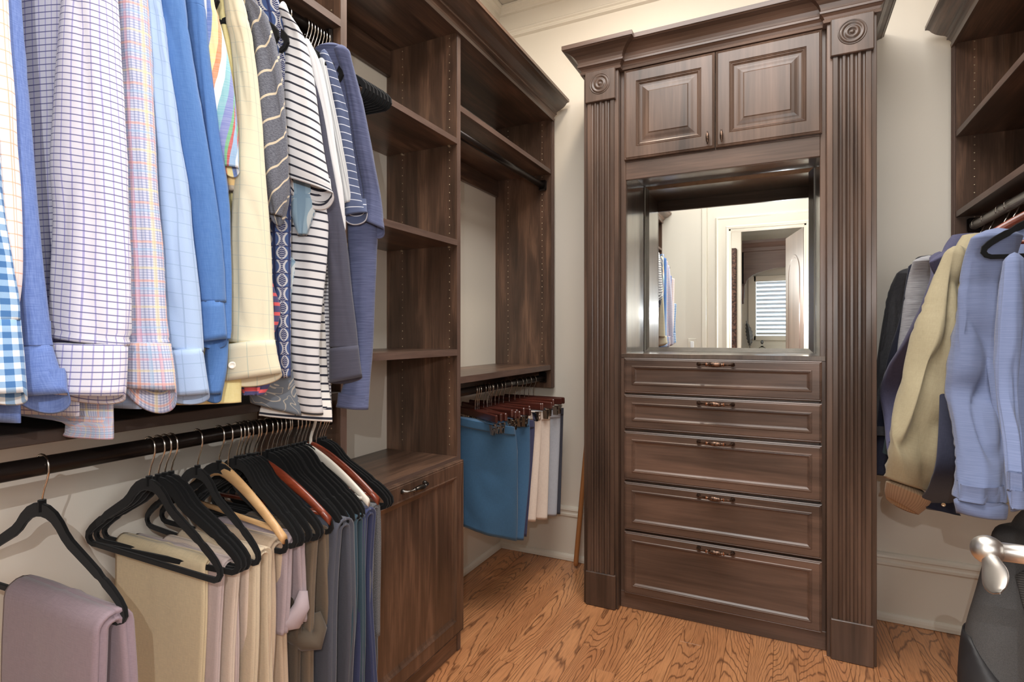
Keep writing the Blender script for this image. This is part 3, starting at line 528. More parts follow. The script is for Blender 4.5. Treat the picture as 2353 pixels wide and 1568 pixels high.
# ------------------------------------------------------------------ the far side of the doorway (seen in the mirror)
BX0, BX1, BY = -1.6, 1.3, -4.0
b = B(); WX0, WX1, WZ0, WZ1 = -.40, .52, 1.16, 2.05
b.box(BX0, WX0, BY-.12, BY, 0, 3.0, 0); b.box(WX1, BX1, BY-.12, BY, 0, 3.0, 0); b.box(WX0, WX1, BY-.12, BY, 0, WZ0, 0); b.box(WX0, WX1, BY-.12, BY, WZ1, 3.0, 0)
struct(b.build('wall_far', WALL), 'bathroom window wall reflected in the mirror', 'wall')
b = B(); b.box(BX0-.1, BX0, BY, YF-.1, 0, 3.0, 0); struct(b.build('wall_far_left', WALL), 'bathroom side wall beyond the doorway, left', 'wall')
b = B(); b.box(BX1, BX1+.1, BY, YF-.1, 0, 3.0, 0); struct(b.build('wall_far_right', WALL), 'bathroom side wall beyond the doorway, right', 'wall')
struct(box('ceiling_far', BX0-.1, BX1+.1, BY-.1, YF-.1, 3.0, 3.06, CEIL, None, 0), 'bathroom ceiling beyond the doorway', 'ceiling')
struct(box('wall_far_pier', -1.6, -.52, -3.1, -2.9, 0, 3.0, WALL, None, 0), 'white wall pier carrying the copper frame', 'wall')
# door casing, closet side
b = B()
casp = [(0, 0), (.12, 0), (.12, .014), (.112, .022), (.104, .022), (.098, .014), (.03, .014), (.018, .020), (.006, .016), (0, .008)]
def casing_leg(x, s, z1): # profile extruded up
    V, F = [], []
    for z in (0.0, z1):
        for o, t in casp: V.append((x+s*o, YF+t, z+(o if z else 0)))
    n = len(casp)
    for j in range(n): F.append([j, (j+1) % n, n+(j+1) % n, n+j])
    F += [list(range(n)), list(range(n, 2*n))]
    b.add(V, F)
casing_leg(DX0, -1, DZ); casing_leg(DX1, 1, DZ)
V, F = [], []
for sx, x in ((-1, DX0), (1, DX1)):
    for o, t in casp: V.append((x+sx*o, YF+t, DZ+o))
n = len(casp)
for j in range(n): F.append([j, (j+1) % n, n+(j+1) % n, n+j])
b.add(V, F)
struct(b.build('trim_3', TRIM), 'ivory moulded door casing seen in the mirror', 'casing')
b = B(); b.box(DX0-.001, DX0+.018, YF-.1, YF+.002, 0, DZ); b.box(DX1-.018, DX1+.001, YF-.1, YF+.002, 0, DZ); b.box(DX0, DX1, YF-.1, YF+.002, DZ-.018, DZ+.001)
struct(b.build('trim_4', TRIM), 'ivory door jamb lining', 'jamb')
b = B(); b.box(-.715, -.675, YF, YF+.016, 0, 2.95); b.box(-.665, -.66, YF, YF+.010, 0, 2.95)
struct(b.build('trim_5', TRIM), 'upright ivory strip moulding beside the light switch', 'moulding')
# light switch
t = thing('light_switch', 'ivory rocker light switch plate beside the mirrored doorway', 'switch', (-.81, YF, 1.04))
B().box(-.851, -.769, YF, YF+.006, 1.033, 1.16, .002).build('plate', TRIM, t)
B().box(-.826, -.794, YF+.006, YF+.011, 1.062, 1.130, .002).build('rocker', SHUT, t)
for z in (1.047, 1.146): B().lathe([(.003, 0), (.003, .001), (.001, .0018)], 8, Matrix.Translation((-.81, YF+.006, z)) @ Matrix.Rotation(-pi/2, 4, 'X')).build('screw', TRIM, t)
# open bathroom door with an arched panel
t = thing('bathroom_door', 'brown wooden door with arched panel standing open, mirrored', 'door', (.163, YF-.1, 0)); t['kind'] = 'thing'
hd = Vector((.198, YF-.1)); dv = Vector((-.15, -.67)).normalized()
Rm = Matrix(((dv.x, -dv.y, 0, hd.x), (dv.y, dv.x, 0, hd.y), (0, 0, 1, 0), (0, 0, 0, 1)))
B().box(0, .67, -.018, .018, .01, 2.215, .002, Rm).build('leaf', DOORW, t)
for s in (-1, 1):
    arch = [(.12, .95), (.55, .95), (.55, 1.80)]+[(.335+.215*cos(a), 1.80+.20*sin(a)) for a in [pi*i/12 for i in range(1, 12)]]+[(.12, 1.80)]
    cen = (.335, 1.4)
    V, F = [], []; n = len(arch)
    for sc, d in ((1, 0), (.985, .006), (.93, .006), (.90, .001), (.88, .001)):
        for ax, az in arch: V.append((cen[0]+(ax-cen[0])*sc, s*(.018+d), cen[1]+(az-cen[1])*(1-(1-sc)*.6)))
    for i in range(4):
        for j in range(n): k = (j+1) % n; F.append([i*n+j, i*n+k, (i+1)*n+k, (i+1)*n+j])
    F.append([4*n+j for j in range(n)])
    B().add(V, F, Rm).build('arched_panel', DOORW, t)
for z in (1.25, 2.0): B().box(-.004, .003, -.016, .016, z-.05, z+.05, .001, Rm).build('hinge', ROD, t)
# window with plantation shutters
b = B(); y0 = BY+.005
for (xa, xb, za, zb) in ((WX0-.08, WX0+.03, WZ0-.05, WZ1+.07), (WX1-.03, WX1+.08, WZ0-.05, WZ1+.07), (WX0, WX1, WZ1-.02, WZ1+.07), (WX0, WX1, WZ0-.05, WZ0+.02)): b.box(xa, xb, BY-.02, BY+.04, za, zb, .004)
win = struct(b.build('window_1', TRIM), 'bright shuttered bathroom window reflected in the mirror', 'window')
for i in range(13):
    z = WZ0+.055+i*(WZ1-WZ0-.1)/12
    R2 = Matrix.Translation((0, BY-.01, z)) @ Matrix.Rotation(radians(28), 4, 'X')
    B().box(WX0+.035, WX1-.035, -.032, .032, -.004, .004, .002, R2).build('slat', SHUT, win)
B().box(.10, .106, BY+.035, BY+.043, WZ0+.03, WZ1-.04, .001).build('tilt_rod', SHUT, win)
box('pane', WX0, WX1, BY-.09, BY-.085, WZ0, WZ1, GLASS, win, 0)
# carved valance over the window
t = thing('arched_valance', 'mocha wooden valance with dentil crown and arched apron above the window', 'valance', (.05, BY+.1, 2.0))
arc = [(-.57, 1.98), (-.50, 1.98)]+[(-.50+(.62)*(1-cos(a)), 1.98+.23*sin(a)) for a in [pi/2*i/8 for i in range(1, 9)]]+[(.12+.62*sin(a), 1.98+.23*cos(a)) for a in [pi/2*i/8 for i in range(1, 9)]]+[(.81, 1.98)]
top = 2.50; V, F = [], []
for yy in (BY+.30, BY+.34):
    for (ax, az) in arc: V.append((ax, yy, az)); V.append((ax, yy, top))
n = len(arc)*2
for i in range(len(arc)-1):
    for k in (0, n): F.append([k+2*i, k+2*i+2, k+2*i+3, k+2*i+1])
    F.append([2*i, 2*i+2, n+2*i+2, n+2*i]); F.append([2*i+1, 2*i+3, n+2*i+3, n+2*i+1])
mesh('apron', V, F, VAN, t)
B().box(-.57, -.53, BY, BY+.34, 1.98, top).box(.77, .81, BY, BY+.34, 1.98, top).build('return_board', VAN, t)
B().sweep([(0, 2.46), (.012, 2.47), (.012, 2.52), (.03, 2.54), (.06, 2.59), (.065, 2.63), (0, 2.63)], [(-.57, BY+.005), (-.57, BY+.34), (.81, BY+.34), (.81, BY+.005)][::-1]).build('crown', VAN, t)
b = B()
for i in range(46): b.box(-.56+i*.03, -.545+i*.03, BY+.345, BY+.362, 2.525, 2.545, .001)
o = b.build('dentil_course', VAN, t); o['kind'] = 'stuff'
for xx in (-.55, .79): B().tube([(xx, BY+.30, 1.98), (xx, BY+.33, 1.90), (xx, BY+.28, 1.80), (xx, BY+.22, 1.74), (xx, BY+.2, 1.68)], [.03, .035, .03, .02, .016], 10).build('scroll_bracket', VAN, t, True)
t = thing('wall_frame', 'tall copper leaf ornamental frame standing against the white pier', 'frame', (-.66, -2.89, .3))
b = B()
for (xa, xb, za, zb) in ((-.665, -.575, .3, 2.42), (-1.45, -1.36, .3, 2.42), (-1.36, -.665, 2.33, 2.42), (-1.36, -.665, .3, .39)): b.box(xa, xb, -2.895, -2.855, za, zb, .012)
b.build('moulding', FRAME, t); box('glass', -1.37, -.655, -2.89, -2.88, .35, 2.37, MIRROR, t)
t = thing('vanity_cabinet', 'pale vanity counter beneath the shuttered window', 'vanity', (0, BY+.3, 0))
box('body', -.5, 1.2, BY+.01, BY+.5, 0, .9, VAN, t, .004); box('worktop', -.52, 1.22, BY+.01, BY+.53, .9, .94, TRIM, t, .004)
t = thing('feather_ornament', 'pewter feather ornament on a thin stem on the vanity', 'ornament', (-.44, BY+.4, .94))
B().lathe([(.035, 0), (.035, .008), (.006, .016), (.004, .12)], 14, Matrix.Translation((-.44, BY+.4, .94))).build('base', FEATH, t, True)
V, F = [], []
for i in range(15):
    s = i/14; wv = .052*sin(pi*min(1, s*.93+.07))**.8; cx_ = -.44-.07*s*s+.02*s; z = 1.04+.37*s
    jag = .012*(i % 2)
    V += [(cx_-wv+jag, BY+.39, z-.01), (cx_, BY+.40+.006, z), (cx_+wv-jag, BY+.39, z-.01)]
for i in range(14):
    for k in (0, 1): F.append([i*3+k, i*3+k+1, i*3+k+4, i*3+k+3])
o = mesh('vane', V, F, FEATH, t); o.modifiers.new('thick', 'SOLIDIFY').thickness = .004
t = thing('glass_bottle', 'small clear glass bottle with stopper near the feather', 'bottle', (-.27, BY+.4, .94))
B().lathe([(.05, 0), (.055, .02), (.045, .06), (.016, .08), (.014, .11), (.018, .115)], 16, Matrix.Translation((-.27, BY+.4, .94))).build('body', GLASS, t, True)
B().lathe([(.008, .115), (.02, .13), (.022, .15), (.006, .175)], 12, Matrix.Translation((-.27, BY+.4, .94))).build('stopper', FEATH, t, True)

# ------------------------------------------------------------------ tall built-in dresser
def pull(cx_, y, z, parent, L=.148, mm=BRONZE, mt=None):
    """a horizontal bow pull with a reeded spindle, facing -Y"""
    pts, rad = [], []
    prof = [(-.064, 0, .0085), (-.064, .006, .0085), (-.063, .010, .0055), (-.060, .018, .0045), (-.052, .023, .004), (-.038, .0255, .004), (-.034, .026, .0066), (-.031, .026, .0066), (-.029, .0262, .0045), (-.022, .0268, .0078), (-.011, .0275, .0098), (0, .0278, .0106)]
    full = prof+[(-a, o, r) for a, o, r in prof[-2::-1]]
    sc = L/.145
    for a, o, r in full: pts.append((cx_+a*sc, y-o, z)); rad.append(r)
    if mt: pts = [mt @ Vector(p) for p in pts]
    o = B().tube(pts, rad, 14).build('handle', mm, parent, True)
    b = B()
    for s in (-1, 1):
        p = [(cx_+s*.0345*sc, y-.026, z), (cx_+s*.0305*sc, y-.026, z)]
        if mt: p = [mt @ Vector(q) for q in p]
        b.tube(p, .0071, 14)
    b.build('collar', COPPER if mm is BRONZE else mm, o, True)
    return o
D = thing('tall_dresser', 'tall built-in dark wood dresser with fluted pilasters and mirror niche', 'dresser', (-.245, 2.58, 0))
YD = 2.405
for xa, xb in ((-.797, -.640), (.150, .307)): box('side_panel', xa, xb, 2.366, 2.779, 0, 2.362, SZ, D)
box('kick_board', -.640, .150, YD, YD+.02, 0, .072, SX, D)
b = B(); b.box(-.640, -.617, YD, YD+.02, .072, 2.362); b.box(.13, .150, YD, YD+.02, .072, 2.362); b.box(-.617, .13, YD, YD+.02, 1.955, 1.975); b.box(-.617, .13, YD, YD+.02, 2.345, 2.362); b.box(-.617, .13, YD+.004, YD+.02, .072, 1.10)
b.build('face_frame', SZ, D)
box('valance_board', -.617, .13, YD-.002, YD+.018, 1.879, 1.957, SX, D)
NI = wood('polished_niche_laminate', 2, (66, 54, 46), (84, 69, 59), (100, 83, 71), .16, .6, 1.0, .8)
box('niche_side', -.639, -.617, YD+.02, 2.775, 1.10, 1.94, NI, D); box('niche_side', .13, .149, YD+.02, 2.775, 1.10, 1.94, NI, D)
box('niche_sill', -.637, .149, YD-.003, 2.775, 1.098, 1.117, NI, D)
box('niche_top', -.637, .149, YD+.02, 2.775, 1.936, 1.955, NI, D)
mo = B().panel(-.612, .125, 1.1175, 1.9355, [(0, .006), (.0, .004), (.020, 0)], .010, Matrix.Translation((0, 2.763, 0))).build('mirror', MIRROR, D)
# plinths, fluted shafts, bullseye blocks
for xa in (-.786, .161):
    xb = xa+.136
    box('plinth', xa, xb, 2.351, 2.368, 0, .150, SZ, D, .003)
    fx0, fx1 = xa+.007, xb-.007; n = 4; pitch = (fx1-fx0)/(n+1.05); pr = [(fx0, 2.368), (fx0, 2.357), (fx0+.002, 2.355)]
    for k in range(n):
        c0 = fx0+(k+1.02)*pitch; r = .0078
        pr.append((c0-r-.0015, 2.355))
        for a in range(7): pr.append((c0-r*cos(pi*a/6), 2.3552+r*.95*sin(pi*a/6)))
        pr.append((c0+r+.0015, 2.355))
    pr += [(fx1-.002, 2.355), (fx1, 2.357), (fx1, 2.368)]
    n2 = len(pr); V = [(px_, py_, z) for z in (.150, 2.225) for px_, py_ in pr]
    mesh('fluted_shaft', V, [[j, (j+1) % n2, n2+(j+1) % n2, n2+j] for j in range(n2)]+[list(range(n2))[::-1], list(range(n2, 2*n2))], SZ, D)
    rb = box('rosette_block', xa, xb, 2.345, 2.368, 2.225, 2.361, SZ, D, .003)
    Rx = Matrix.Translation(((xa+xb)/2, 2.345, 2.300)) @ Matrix.Rotation(pi/2, 4, 'X')
    B().lathe([(.046, -.002), (.046, .0006), (.0435, .003), (.041, .0006), (.040, .0), (.0385, .003), (.0345, .0052), (.030, .002), (.026, -.0), (.0225, .0035), (.018, .0055), (.0125, .0045), (.0105, .001), (.0085, .0012), (.006, .005), (.003, .0062), (.0005, .0064)], 48, Rx).build('rosette', SZ, rb, True)
cr = [(0, 2.355), (.012, 2.357), (.014, 2.366), (.008, 2.371), (.012, 2.379), (.020, 2.387), (.024, 2.388), (.024, 2.396), (.021, 2.400), (.022, 2.408), (.027, 2.420), (.037, 2.432), (.050, 2.442), (.064, 2.448), (.070, 2.449), (.074, 2.453), (.078, 2.454), (.078, 2.472), (0, 2.472)]
B().sweep(cr, [(-.797, 2.779), (-.797, 2.366), (-.640, 2.366), (-.640, YD-.008), (.150, YD-.008), (.150, 2.366), (.307, 2.366), (.307, 2.779)]).build('crown_moulding', SX, D)
box('top_board', -.797, .307, 2.37, 2.779, 2.44, 2.47, SX, D)
dp = [(0, .004), (.004, .0015), (.006, .003), (.010, 0), (.052, 0), (.0545, .003), (.057, .0015), (.060, .0042), (.063, .003), (.066, .006), (.070, .0085), (.078, .0085), (.084, .0075), (.094, .0045), (.104, .003), (.108, .0005)]
for xa, xb in ((-.621, -.2465), (-.2435, .136)):
    d = B().panel(xa, xb, 1.962, 2.352, dp, .02, Matrix.Translation((0, 2.385, 0))).build('door', SZ, D)
    kx = -.2725 if xa < -.5 else -.2185
    o = B().lathe([(.0015, -.026), (.003, -.0245), (.0022, -.022), (.0032, -.020), (.0058, -.012), (.0070, 0), (.0058, .012), (.0032, .020), (.0022, .022), (.003, .0245), (.0015, .026)], 14, Matrix.Translation((kx, 2.363, 2.0))).build('knob', BRONZE, d, True)
    B().tube([(kx, 2.385, 2.0), (kx, 2.363, 2.0)], .0035, 10).build('knob_stem', BRONZE, d, True)
rp = [(0, .004), (.004, .0012), (.006, .0024), (.009, 0), (.034, 0), (.036, -.0022), (.039, -.0026), (.041, .001), (.043, .0005), (.046, .0036), (.049, .0064), (.052, .007)]
for za, zb in ((.946, 1.098), (.790, .938), (.566, .779), (.349, .557), (.070, .341)):
    d = B().panel(-.621, .136, za, zb, rp, .02, Matrix.Translation((0, 2.385, 0))).build('drawer', SX, D)
    pull(-.243, 2.385, zb-.0195, d)

# ------------------------------------------------------------------ left wardrobe
XF = -1.106
def pins(xa, xb, y, z0, z1, parent, name='shelf_pin_row'):
    b = B(); z = z0
    while z < z1:
        for xx in (xa, xb): b.lathe([(.0026, 0), (.0022, .0012), (.0008, .0018)], 6, Matrix.Translation((xx, y, z)) @ Matrix.Rotation(pi/2, 4, 'X'))
        z += .031
    o = b.build(name, PIN, parent); o['kind'] = 'stuff'
def upright(y0, y1, z0, z1, parent, xf=XF, xw=XL, pinside=True):
    o = box('side_panel', min(xw, xf), max(xw, xf), y0, y1, z0, z1, WZ, parent, .0006)
    s = 1 if xf > xw else -1
    box('edge_band', min(xf, xf+s*.0012), max(xf, xf+s*.0012), y0, y1, z0, z1, EDGEZ, o, .0002)
    return o
def shelf(y0, y1, z0, z1, parent, xf=XF, xw=XL, name='shelf'):
    s = 1 if xf > xw else -1
    o = box(name, min(xw+s*.002, xf), max(xw+s*.002, xf), y0, y1, z0, z1, WY, parent, .0006)
    box('edge_band', min(xf, xf+s*.0012), max(xf, xf+s*.0012), y0, y1, z0, z1, EDGE, o, .0002)
    return o
def rod(y0, y1, x, z, parent, m=ROD, r=.0165):
    o = B().tube([(x, y0, z), (x, y1, z)], r, 20).build('clothes_rod', m, parent, True)
    for y, s in ((y0, 1), (y1, -1)):
        B().box(x-.022, x+.022, min(y, y+s*.016), max(y, y+s*.016), z-.026, z+.03, .006).build('rod_bracket', ROD, o)
    return o
HG = thing('hanging_section', 'double hanging wardrobe bay with two dark rails and a middle shelf', 'wardrobe', (-1.27, .6, 0))
upright(-.245, -.222, 0, 2.36, HG)
shelf(-.222, 1.175, 2.058, 2.079, HG); box('shelf', XL+.002, XF, -.222, 1.175, 1.018, 1.040, WSHADE, HG)
rod(-.222, 1.175, -1.15, 2.028, HG); rod(-.222, 1.175, -1.15, .973, HG)
shelf(-.222, 1.175, 2.345, 2.365, HG, name='top_panel')
box('back_rail', XL+.002, XL+.02, -.222, 1.175, 2.245, 2.345, WY, HG)
TW = thing('shelf_tower', 'open dark wood shelf tower with hamper door below', 'wardrobe', (-1.27, 1.49, 0))
u1 = upright(1.175, 1.198, 0, 2.36, TW); u2 = upright(1.790, 1.813, 0, 2.36, TW)
pins(-1.361, -1.140, 1.790, .78, 2.33, u2); pins(-1.361, -1.140, 1.1745, .78, 2.33, u1)
shelf(1.198, 1.790, 2.345, 2.365, TW, name='top_panel')
for za, zb in ((1.922, 1.943), (1.537, 1.559), (1.120, 1.144)): shelf(1.198, 1.790, za, zb, TW)
shelf(1.198, 1.790, .715, .738, TW, name='counter_top')
for za in (1.922, 1.537, 1.120):
    b = B()
    for xx in (-1.361, -1.14): b.lathe([(.0045, 0), (.0045, .006), (.003, .009)], 8, Matrix.Translation((xx, 1.79, za-.004)) @ Matrix.Rotation(pi/2, 4, 'X'))
    b.build('shelf_peg', PIN, TW)
box('back_rail', XL+.002, XL+.02, 1.198, 1.790, 2.24, 2.345, WY, TW)
box('toe_kick', XF-.02, XF-.001, 1.198, 1.790, 0, .085, WY, TW)
Rh = Matrix(((0, -1, 0, -1.085), (1, 0, 0, 0), (0, 0, 1, 0), (0, 0, 0, 1)))
hp = [(0, .004), (.003, .001), (.005, .0026), (.009, 0), (.052, 0), (.056, -.002), (.060, .001), (.064, .004), (.074, .0075), (.080, .0075)]
hd_ = B().panel(1.186, 1.806, .080, .725, hp, .02, Rh).build('hamper_door', WZ, TW)
pull(1.485, 0, .700, hd_, .135, PEWTER, Rh)
SH = thing('short_hanging_section', 'far wardrobe bay with a bare upper rail and shorts rail', 'wardrobe', (-1.27, 2.27, .9))
u3 = upright(2.736, 2.760, .915, 2.36, SH); pins(-1.361, -1.157, 2.7355, .96, 2.33, u3)
shelf(1.813, 2.736, 2.345, 2.365, SH, name='top_panel')
shelf(1.813, 2.736, 2.055, 2.077, SH); shelf(1.813, 2.736, 1.012, 1.038, SH)
box('back_rail', XL+.002, XL+.02, 1.813, 2.736, 1.965, 2.055, WY, SH)
box('back_rail', XL+.002, XL+.02, 1.813, 2.736, .93, 1.012, WY, SH)
rod(1.813, 2.736, -1.15, 1.995, SH); rod(1.813, 2.736, -1.15, .969, SH)
b = B(); b.box(XF+.001, XF+.008, 2.737, 2.748, .915, 2.345, .002); b.box(XF+.001, XF+.012, 2.748, 2.760, .915, 2.345, .003); b.build('edge_moulding', EDGEZ, SH)
CRL = [(0, 2.338), (.012, 2.338), (.014, 2.350), (.009, 2.354), (.012, 2.362), (.019, 2.370), (.026, 2.372), (.026, 2.378), (.024, 2.382), (.030, 2.388), (.046, 2.394), (.062, 2.402), (.074, 2.412), (.082, 2.422), (.088, 2.425), (.096, 2.426), (.096, 2.440), (0, 2.440)]
t = thing('crown_cornice', 'dark moulded crown running along the top of the left wardrobe', 'crown moulding', (XF, 1.2, 2.34))
B().sweep([(o+.0015, z) for o, z in CRL], [(XF, -.24), (XF, 2.752)]).build('crown_moulding', WY, t)
B().box(XL+.02, XF, -.24, 2.752, 2.366, 2.38).build('support_board', WY, t)
# right wardrobe
RF = .615
RW = thing('right_wardrobe', 'dark wood wardrobe on the right with shelves above a jacket rail', 'wardrobe', (.8, 1.9, .9))
ur = upright(2.718, 2.742, .9, 2.36, RW, RF, XR); pins(.672, .90, 2.7175, 1.10, 2.34, ur)
upright(1.02, 1.043, 0, 2.36, RW, RF, XR)
for za, zb, nm in ((2.345, 2.365, 'top_panel'), (1.976, 1.998, 'shelf'), (1.661, 1.683, 'shelf')): shelf(1.043, 2.718, za, zb, RW, RF, XR, nm)
rod(1.043, 2.718, .668, 1.622, RW, CHROME); rod(1.043, 2.718, .70, .86, RW)
box('back_rail', XR-.02, XR-.002, 1.043, 2.718, 1.56, 1.661, WY, RW)
b = B(); b.box(RF-.008, RF-.001, 2.719, 2.730, .9, 2.345, .002); b.box(RF-.012, RF-.001, 2.730, 2.742, .9, 2.345, .003); b.build('edge_moulding', EDGEZ, RW)
t = thing('crown_cornice', 'dark moulded crown running along the top of the right wardrobe', 'crown moulding', (RF, 1.9, 2.34))
B().sweep([(o+.0015, z) for o, z in CRL], [(RF, 2.734), (RF, 1.02)]).build('crown_moulding', WY, t)
B().box(RF, XR-.02, 1.02, 2.734, 2.366, 2.38).build('support_board', WY, t)

# ------------------------------------------------------------------ cloth
def crom(R, t):
    n = len(R)-1; f = t*n; i = min(int(f), n-1); u = f-i
    p0, p1, p2, p3 = R[max(i-1, 0)], R[i], R[i+1], R[min(i+2, n)]
    return [.5*((2*b_)+(-a+c)*u+(2*a-5*b_+4*c-d)*u*u+(-a+3*b_-3*c+d)*u**3) for a, b_, c, d in zip(p0, p1, p2, p3)]
def fold(u, s, sd, wr):
    a = 2*pi*u
    f = .5*sin(3*a+sd*1.7+s*3)+.35*sin(5*a+sd*2.3-s*4)
    nz = noise.noise((cos(a)*1.0+sd*7.1, sin(a)*1.0, s*3.2+sd))
    q = 1-abs(noise.noise((cos(a)*.8+sd*3.3+s*2.2, sin(a)*.8, s*4.5-u*4+sd)))*2.6
    q = max(0.0, q)**2
    return .6*f+wr*(.8*nz+.7*q)
def tube(name, R, m, parent, b=.02, amp=.004, sd=0.0, nu=36, dv=.014, cap=True, rim=True, dip=0.0, wr=1.0, away=(0, 0), uoff=0.0, ck=1.0, seams=()):
    L = sum(sqrt(sum((p[i]-q[i])**2 for i in range(3))) for p, q in zip(R[:-1], R[1:]))
    nv = max(4, int(L/dv))
    rings = [crom(R, i/nv) for i in range(nv+1)]
    per = 4.2*sum(sqrt(r[3]**2+r[4]**2) for r in rings)/len(rings)
    V, UV, F = [], [], []
    s = 0.0; rows = []
    seq = []
    if cap:
        r0 = rings[0]
        for sc, dz in ((.02, .55), (.45, .42), (.8, .2)): seq.append((r0, sc, dz*b*1.2*ck, -(1-sc)*.02, 0.0))
    for i, r in enumerate(rings):
        if i: s += sqrt(sum((r[k]-rings[i-1][k])**2 for k in range(3)))
        seq.append((r, 1.0, 0.0, s, i/nv))
    if rim:
        seq.append((rings[-1], .93, .003, s, 1.0)); seq.append((rings[-1], .86, .035, s-.03, 1.0))
    for q in seams:
        k = min(range(len(seq)), key=lambda i: abs(seq[i][4]-q) if seq[i][3] >= 0 else 9)
        seq[k] = (seq[k][0], .955, 0.0, seq[k][3], seq[k][4])
    for r, sc, dz, sv, tt in seq:
        C = Vector(r[:3]); A = Vector(r[3:]); hl = sqrt(A.x*A.x+A.y*A.y) or 1e-4
        n = Vector((A.y/hl, -A.x/hl, 0))
        if n.x*(C.x-away[0])+n.y*(C.y-away[1]) < 0: n = -n
        be = min(b, hl*.75)
        for j in range(nu):
            u = j/nu; th = 2*pi*u; c, q = cos(th), sin(th)
            fo = fold(u, sv, sd, wr)*amp*min(1.0, .25+tt*3)
            p = C+A*(c*sc)+n*(be*q*sc)
            p = p+n*(fo*(.35+.65*abs(q)))*sc+A.normalized()*(fo*.45*c)*sc
            p.z += dz-dip*tt**4*max(0.0, q)
            V.append(p)
        rows.append(sv)
    nr = len(seq); uvf = []
    for i in range(nr-1):
        for j in range(nu):
            k = (j+1) % nu
            F.append([i*nu+j, i*nu+k, (i+1)*nu+k, (i+1)*nu+j])
            u0, u1 = per*j/nu+uoff, per*(j+1)/nu+uoff
            uvf.append([(u0, rows[i]), (u1, rows[i]), (u1, rows[i+1]), (u0, rows[i+1])])
    if cap: pass
    return mesh(name, V, F, m, parent, uvf, True)
def body_rings(yb, hem, yaw=4, x0=-1.355, x1=-.965, top=1.925, tail=None, drift=0.0):
    cyw, syw = cos(radians(yaw)), sin(radians(yaw)); R = []
    full = (x1-x0)/2; cx_ = (x0+x1)/2
    for z, k in ((top, .22), (top-.025, .34), (top-.06, .66), (top-.10, .95), (top-.15, 1.0), (1.6, .98), (1.4, .98), (1.2, 1.0), (max(hem, 1.075), 1.0)):
        R.append([cx_, yb+drift*(top-z), z, full*k*cyw, full*k*syw, 0])
    if hem < 1.06:
        for z, xa in ((1.055, -1.092), (hem, -1.085)):
            h2 = (x1-xa)/2; R.append([(x1+xa)/2, yb+drift*(top-z)+syw*.1, z, h2*cyw, h2*syw, 0])
    return R
def collar(yb, m, parent, sd=0, x=-1.15, z=1.925, away=(0, 0)):
    R = [[x, yb, z+.035, .062, .006, 0], [x+.004, yb, z+.022, .072, .006, 0], [x+.008, yb, z-.004, .082, .006, .0]]
    tube('collar', R, m, parent, .034, .002, sd, 28, .01, False, True, 0, .5, away)
def button(p, m, parent, r=.0055):
    d = Vector((-p[0], -p[1], 0)).normalized(); rot = d.to_track_quat('Z', 'Y').to_matrix().to_4x4()
    B().lathe([(r, 0), (r, .0015), (r*.8, .0024), (r*.55, .0016), (r*.2, .0014)], 16, Matrix.Translation(p) @ rot).build('button', m, parent, True)
SEAM = dict(pane=(.19,), royal=(.2,), second=(.19,), cream=(.16,), char=(.26, .93), navyst=(.15, .95), pin=(.35, .93), slub=(.3, .92), sky=(.2,), tan=(.26, .29), grey2=(.45,), slate=(.17,), stripe=(.28, .94), grey=(.3,), plaid=(.97,), grid=(.97,))
def shirt(key, label, m, yb, hem=1.08, sleeve=True, cuff=True, body=True, bw=.016, sb=.024, amp=.0045, sd=1.0, cat='shirt', name='shirt', dip=0.0, cdip=.02, wr=1.0, yaw=4, px_body=None, group='shirts on the upper left rail', collars=True, drift=.02, cuffmat=None, bx1=None):
    if bx1 is None: bx1 = -.965 if yb < .6 else -1.04
    t = thing(name, label, cat, (-1.15, yb, hem), group)
    if body: tube('body', body_rings(yb, hem, yaw, drift=drift, x1=bx1), m, t, bw, amp*.8, sd+.3, 44, .02, True, True, 0, .7)
    if px_body: tube('body', RING[px_body], m, t, .02, amp, sd+.7, 40, .016, True, True, 0, .6)
    if collars: collar(yb, m, t, sd)
    if sleeve: tube('sleeve', RING[key+'_s'], m, t, sb, amp, sd, 44, .011, True, True, dip, wr, seams=SEAM.get(key, ()))
    if sleeve and body:   # the sleeve on the wall side
        tube('sleeve', [[-1.375, yb+.01, 1.80, .03, .02, 0], [-1.39, yb+.015, 1.6, .035, .02, 0], [-1.395, yb+.02, 1.3, .03, .018, 0], [-1.395, yb+.02, 1.12, .03, .018, 0]], m, t, .016, .003, sd+2, 20, .04)
    if cuff: tube('cuff', RING[key+'_c'], cuffmat or m, t, sb*1.1, .0012, sd+5, 40, .012, True, True, cdip, .4, ck=.12)
    return t
# ------------------------------------------------------------------ hangers (local origin on the rail axis)
def hook_pts(r=.0195, neck=-.075):
    P = [(0, 0, neck-.012), (0, 0, neck+.008), (.001, 0, neck+.022), (.006, 0, neck+.036), (.0145, 0, neck+.052), (r, 0, neck+.066)]
    P += [(r*cos(a), 0, r*sin(a)) for a in [radians(15+k*20) for k in range(0, 10)]]
    P += [(-r*.95, 0, -.012)]
    return P
def strip(path, wid, th, bev=.0012):
    """flat ribbon along a closed path in the XZ plane, thickness along Y"""
    n = len(path); V, F = [], []
    for i in range(n):
        p, q, r = Vector(path[i-1]), Vector(path[i]), Vector(path[(i+1) % n])
        d = (r-p).normalized(); nn = Vector((-d.y, d.x)); hw = wid[i]/2
        for o, y in ((hw-bev, -th), (hw, -th+bev), (hw, th-bev), (hw-bev, th), (-hw+bev, th), (-hw, th-bev), (-hw, -th+bev), (-hw+bev, -th)):
            e = q+nn*o; V.append((e.x, y, e.y))
    for i in range(n):
        k = (i+1) % n
        for j in range(8):
            l = (j+1) % 8; F.append([i*8+j, k*8+j, k*8+l, i*8+l])
    return V, F
NK = -.075
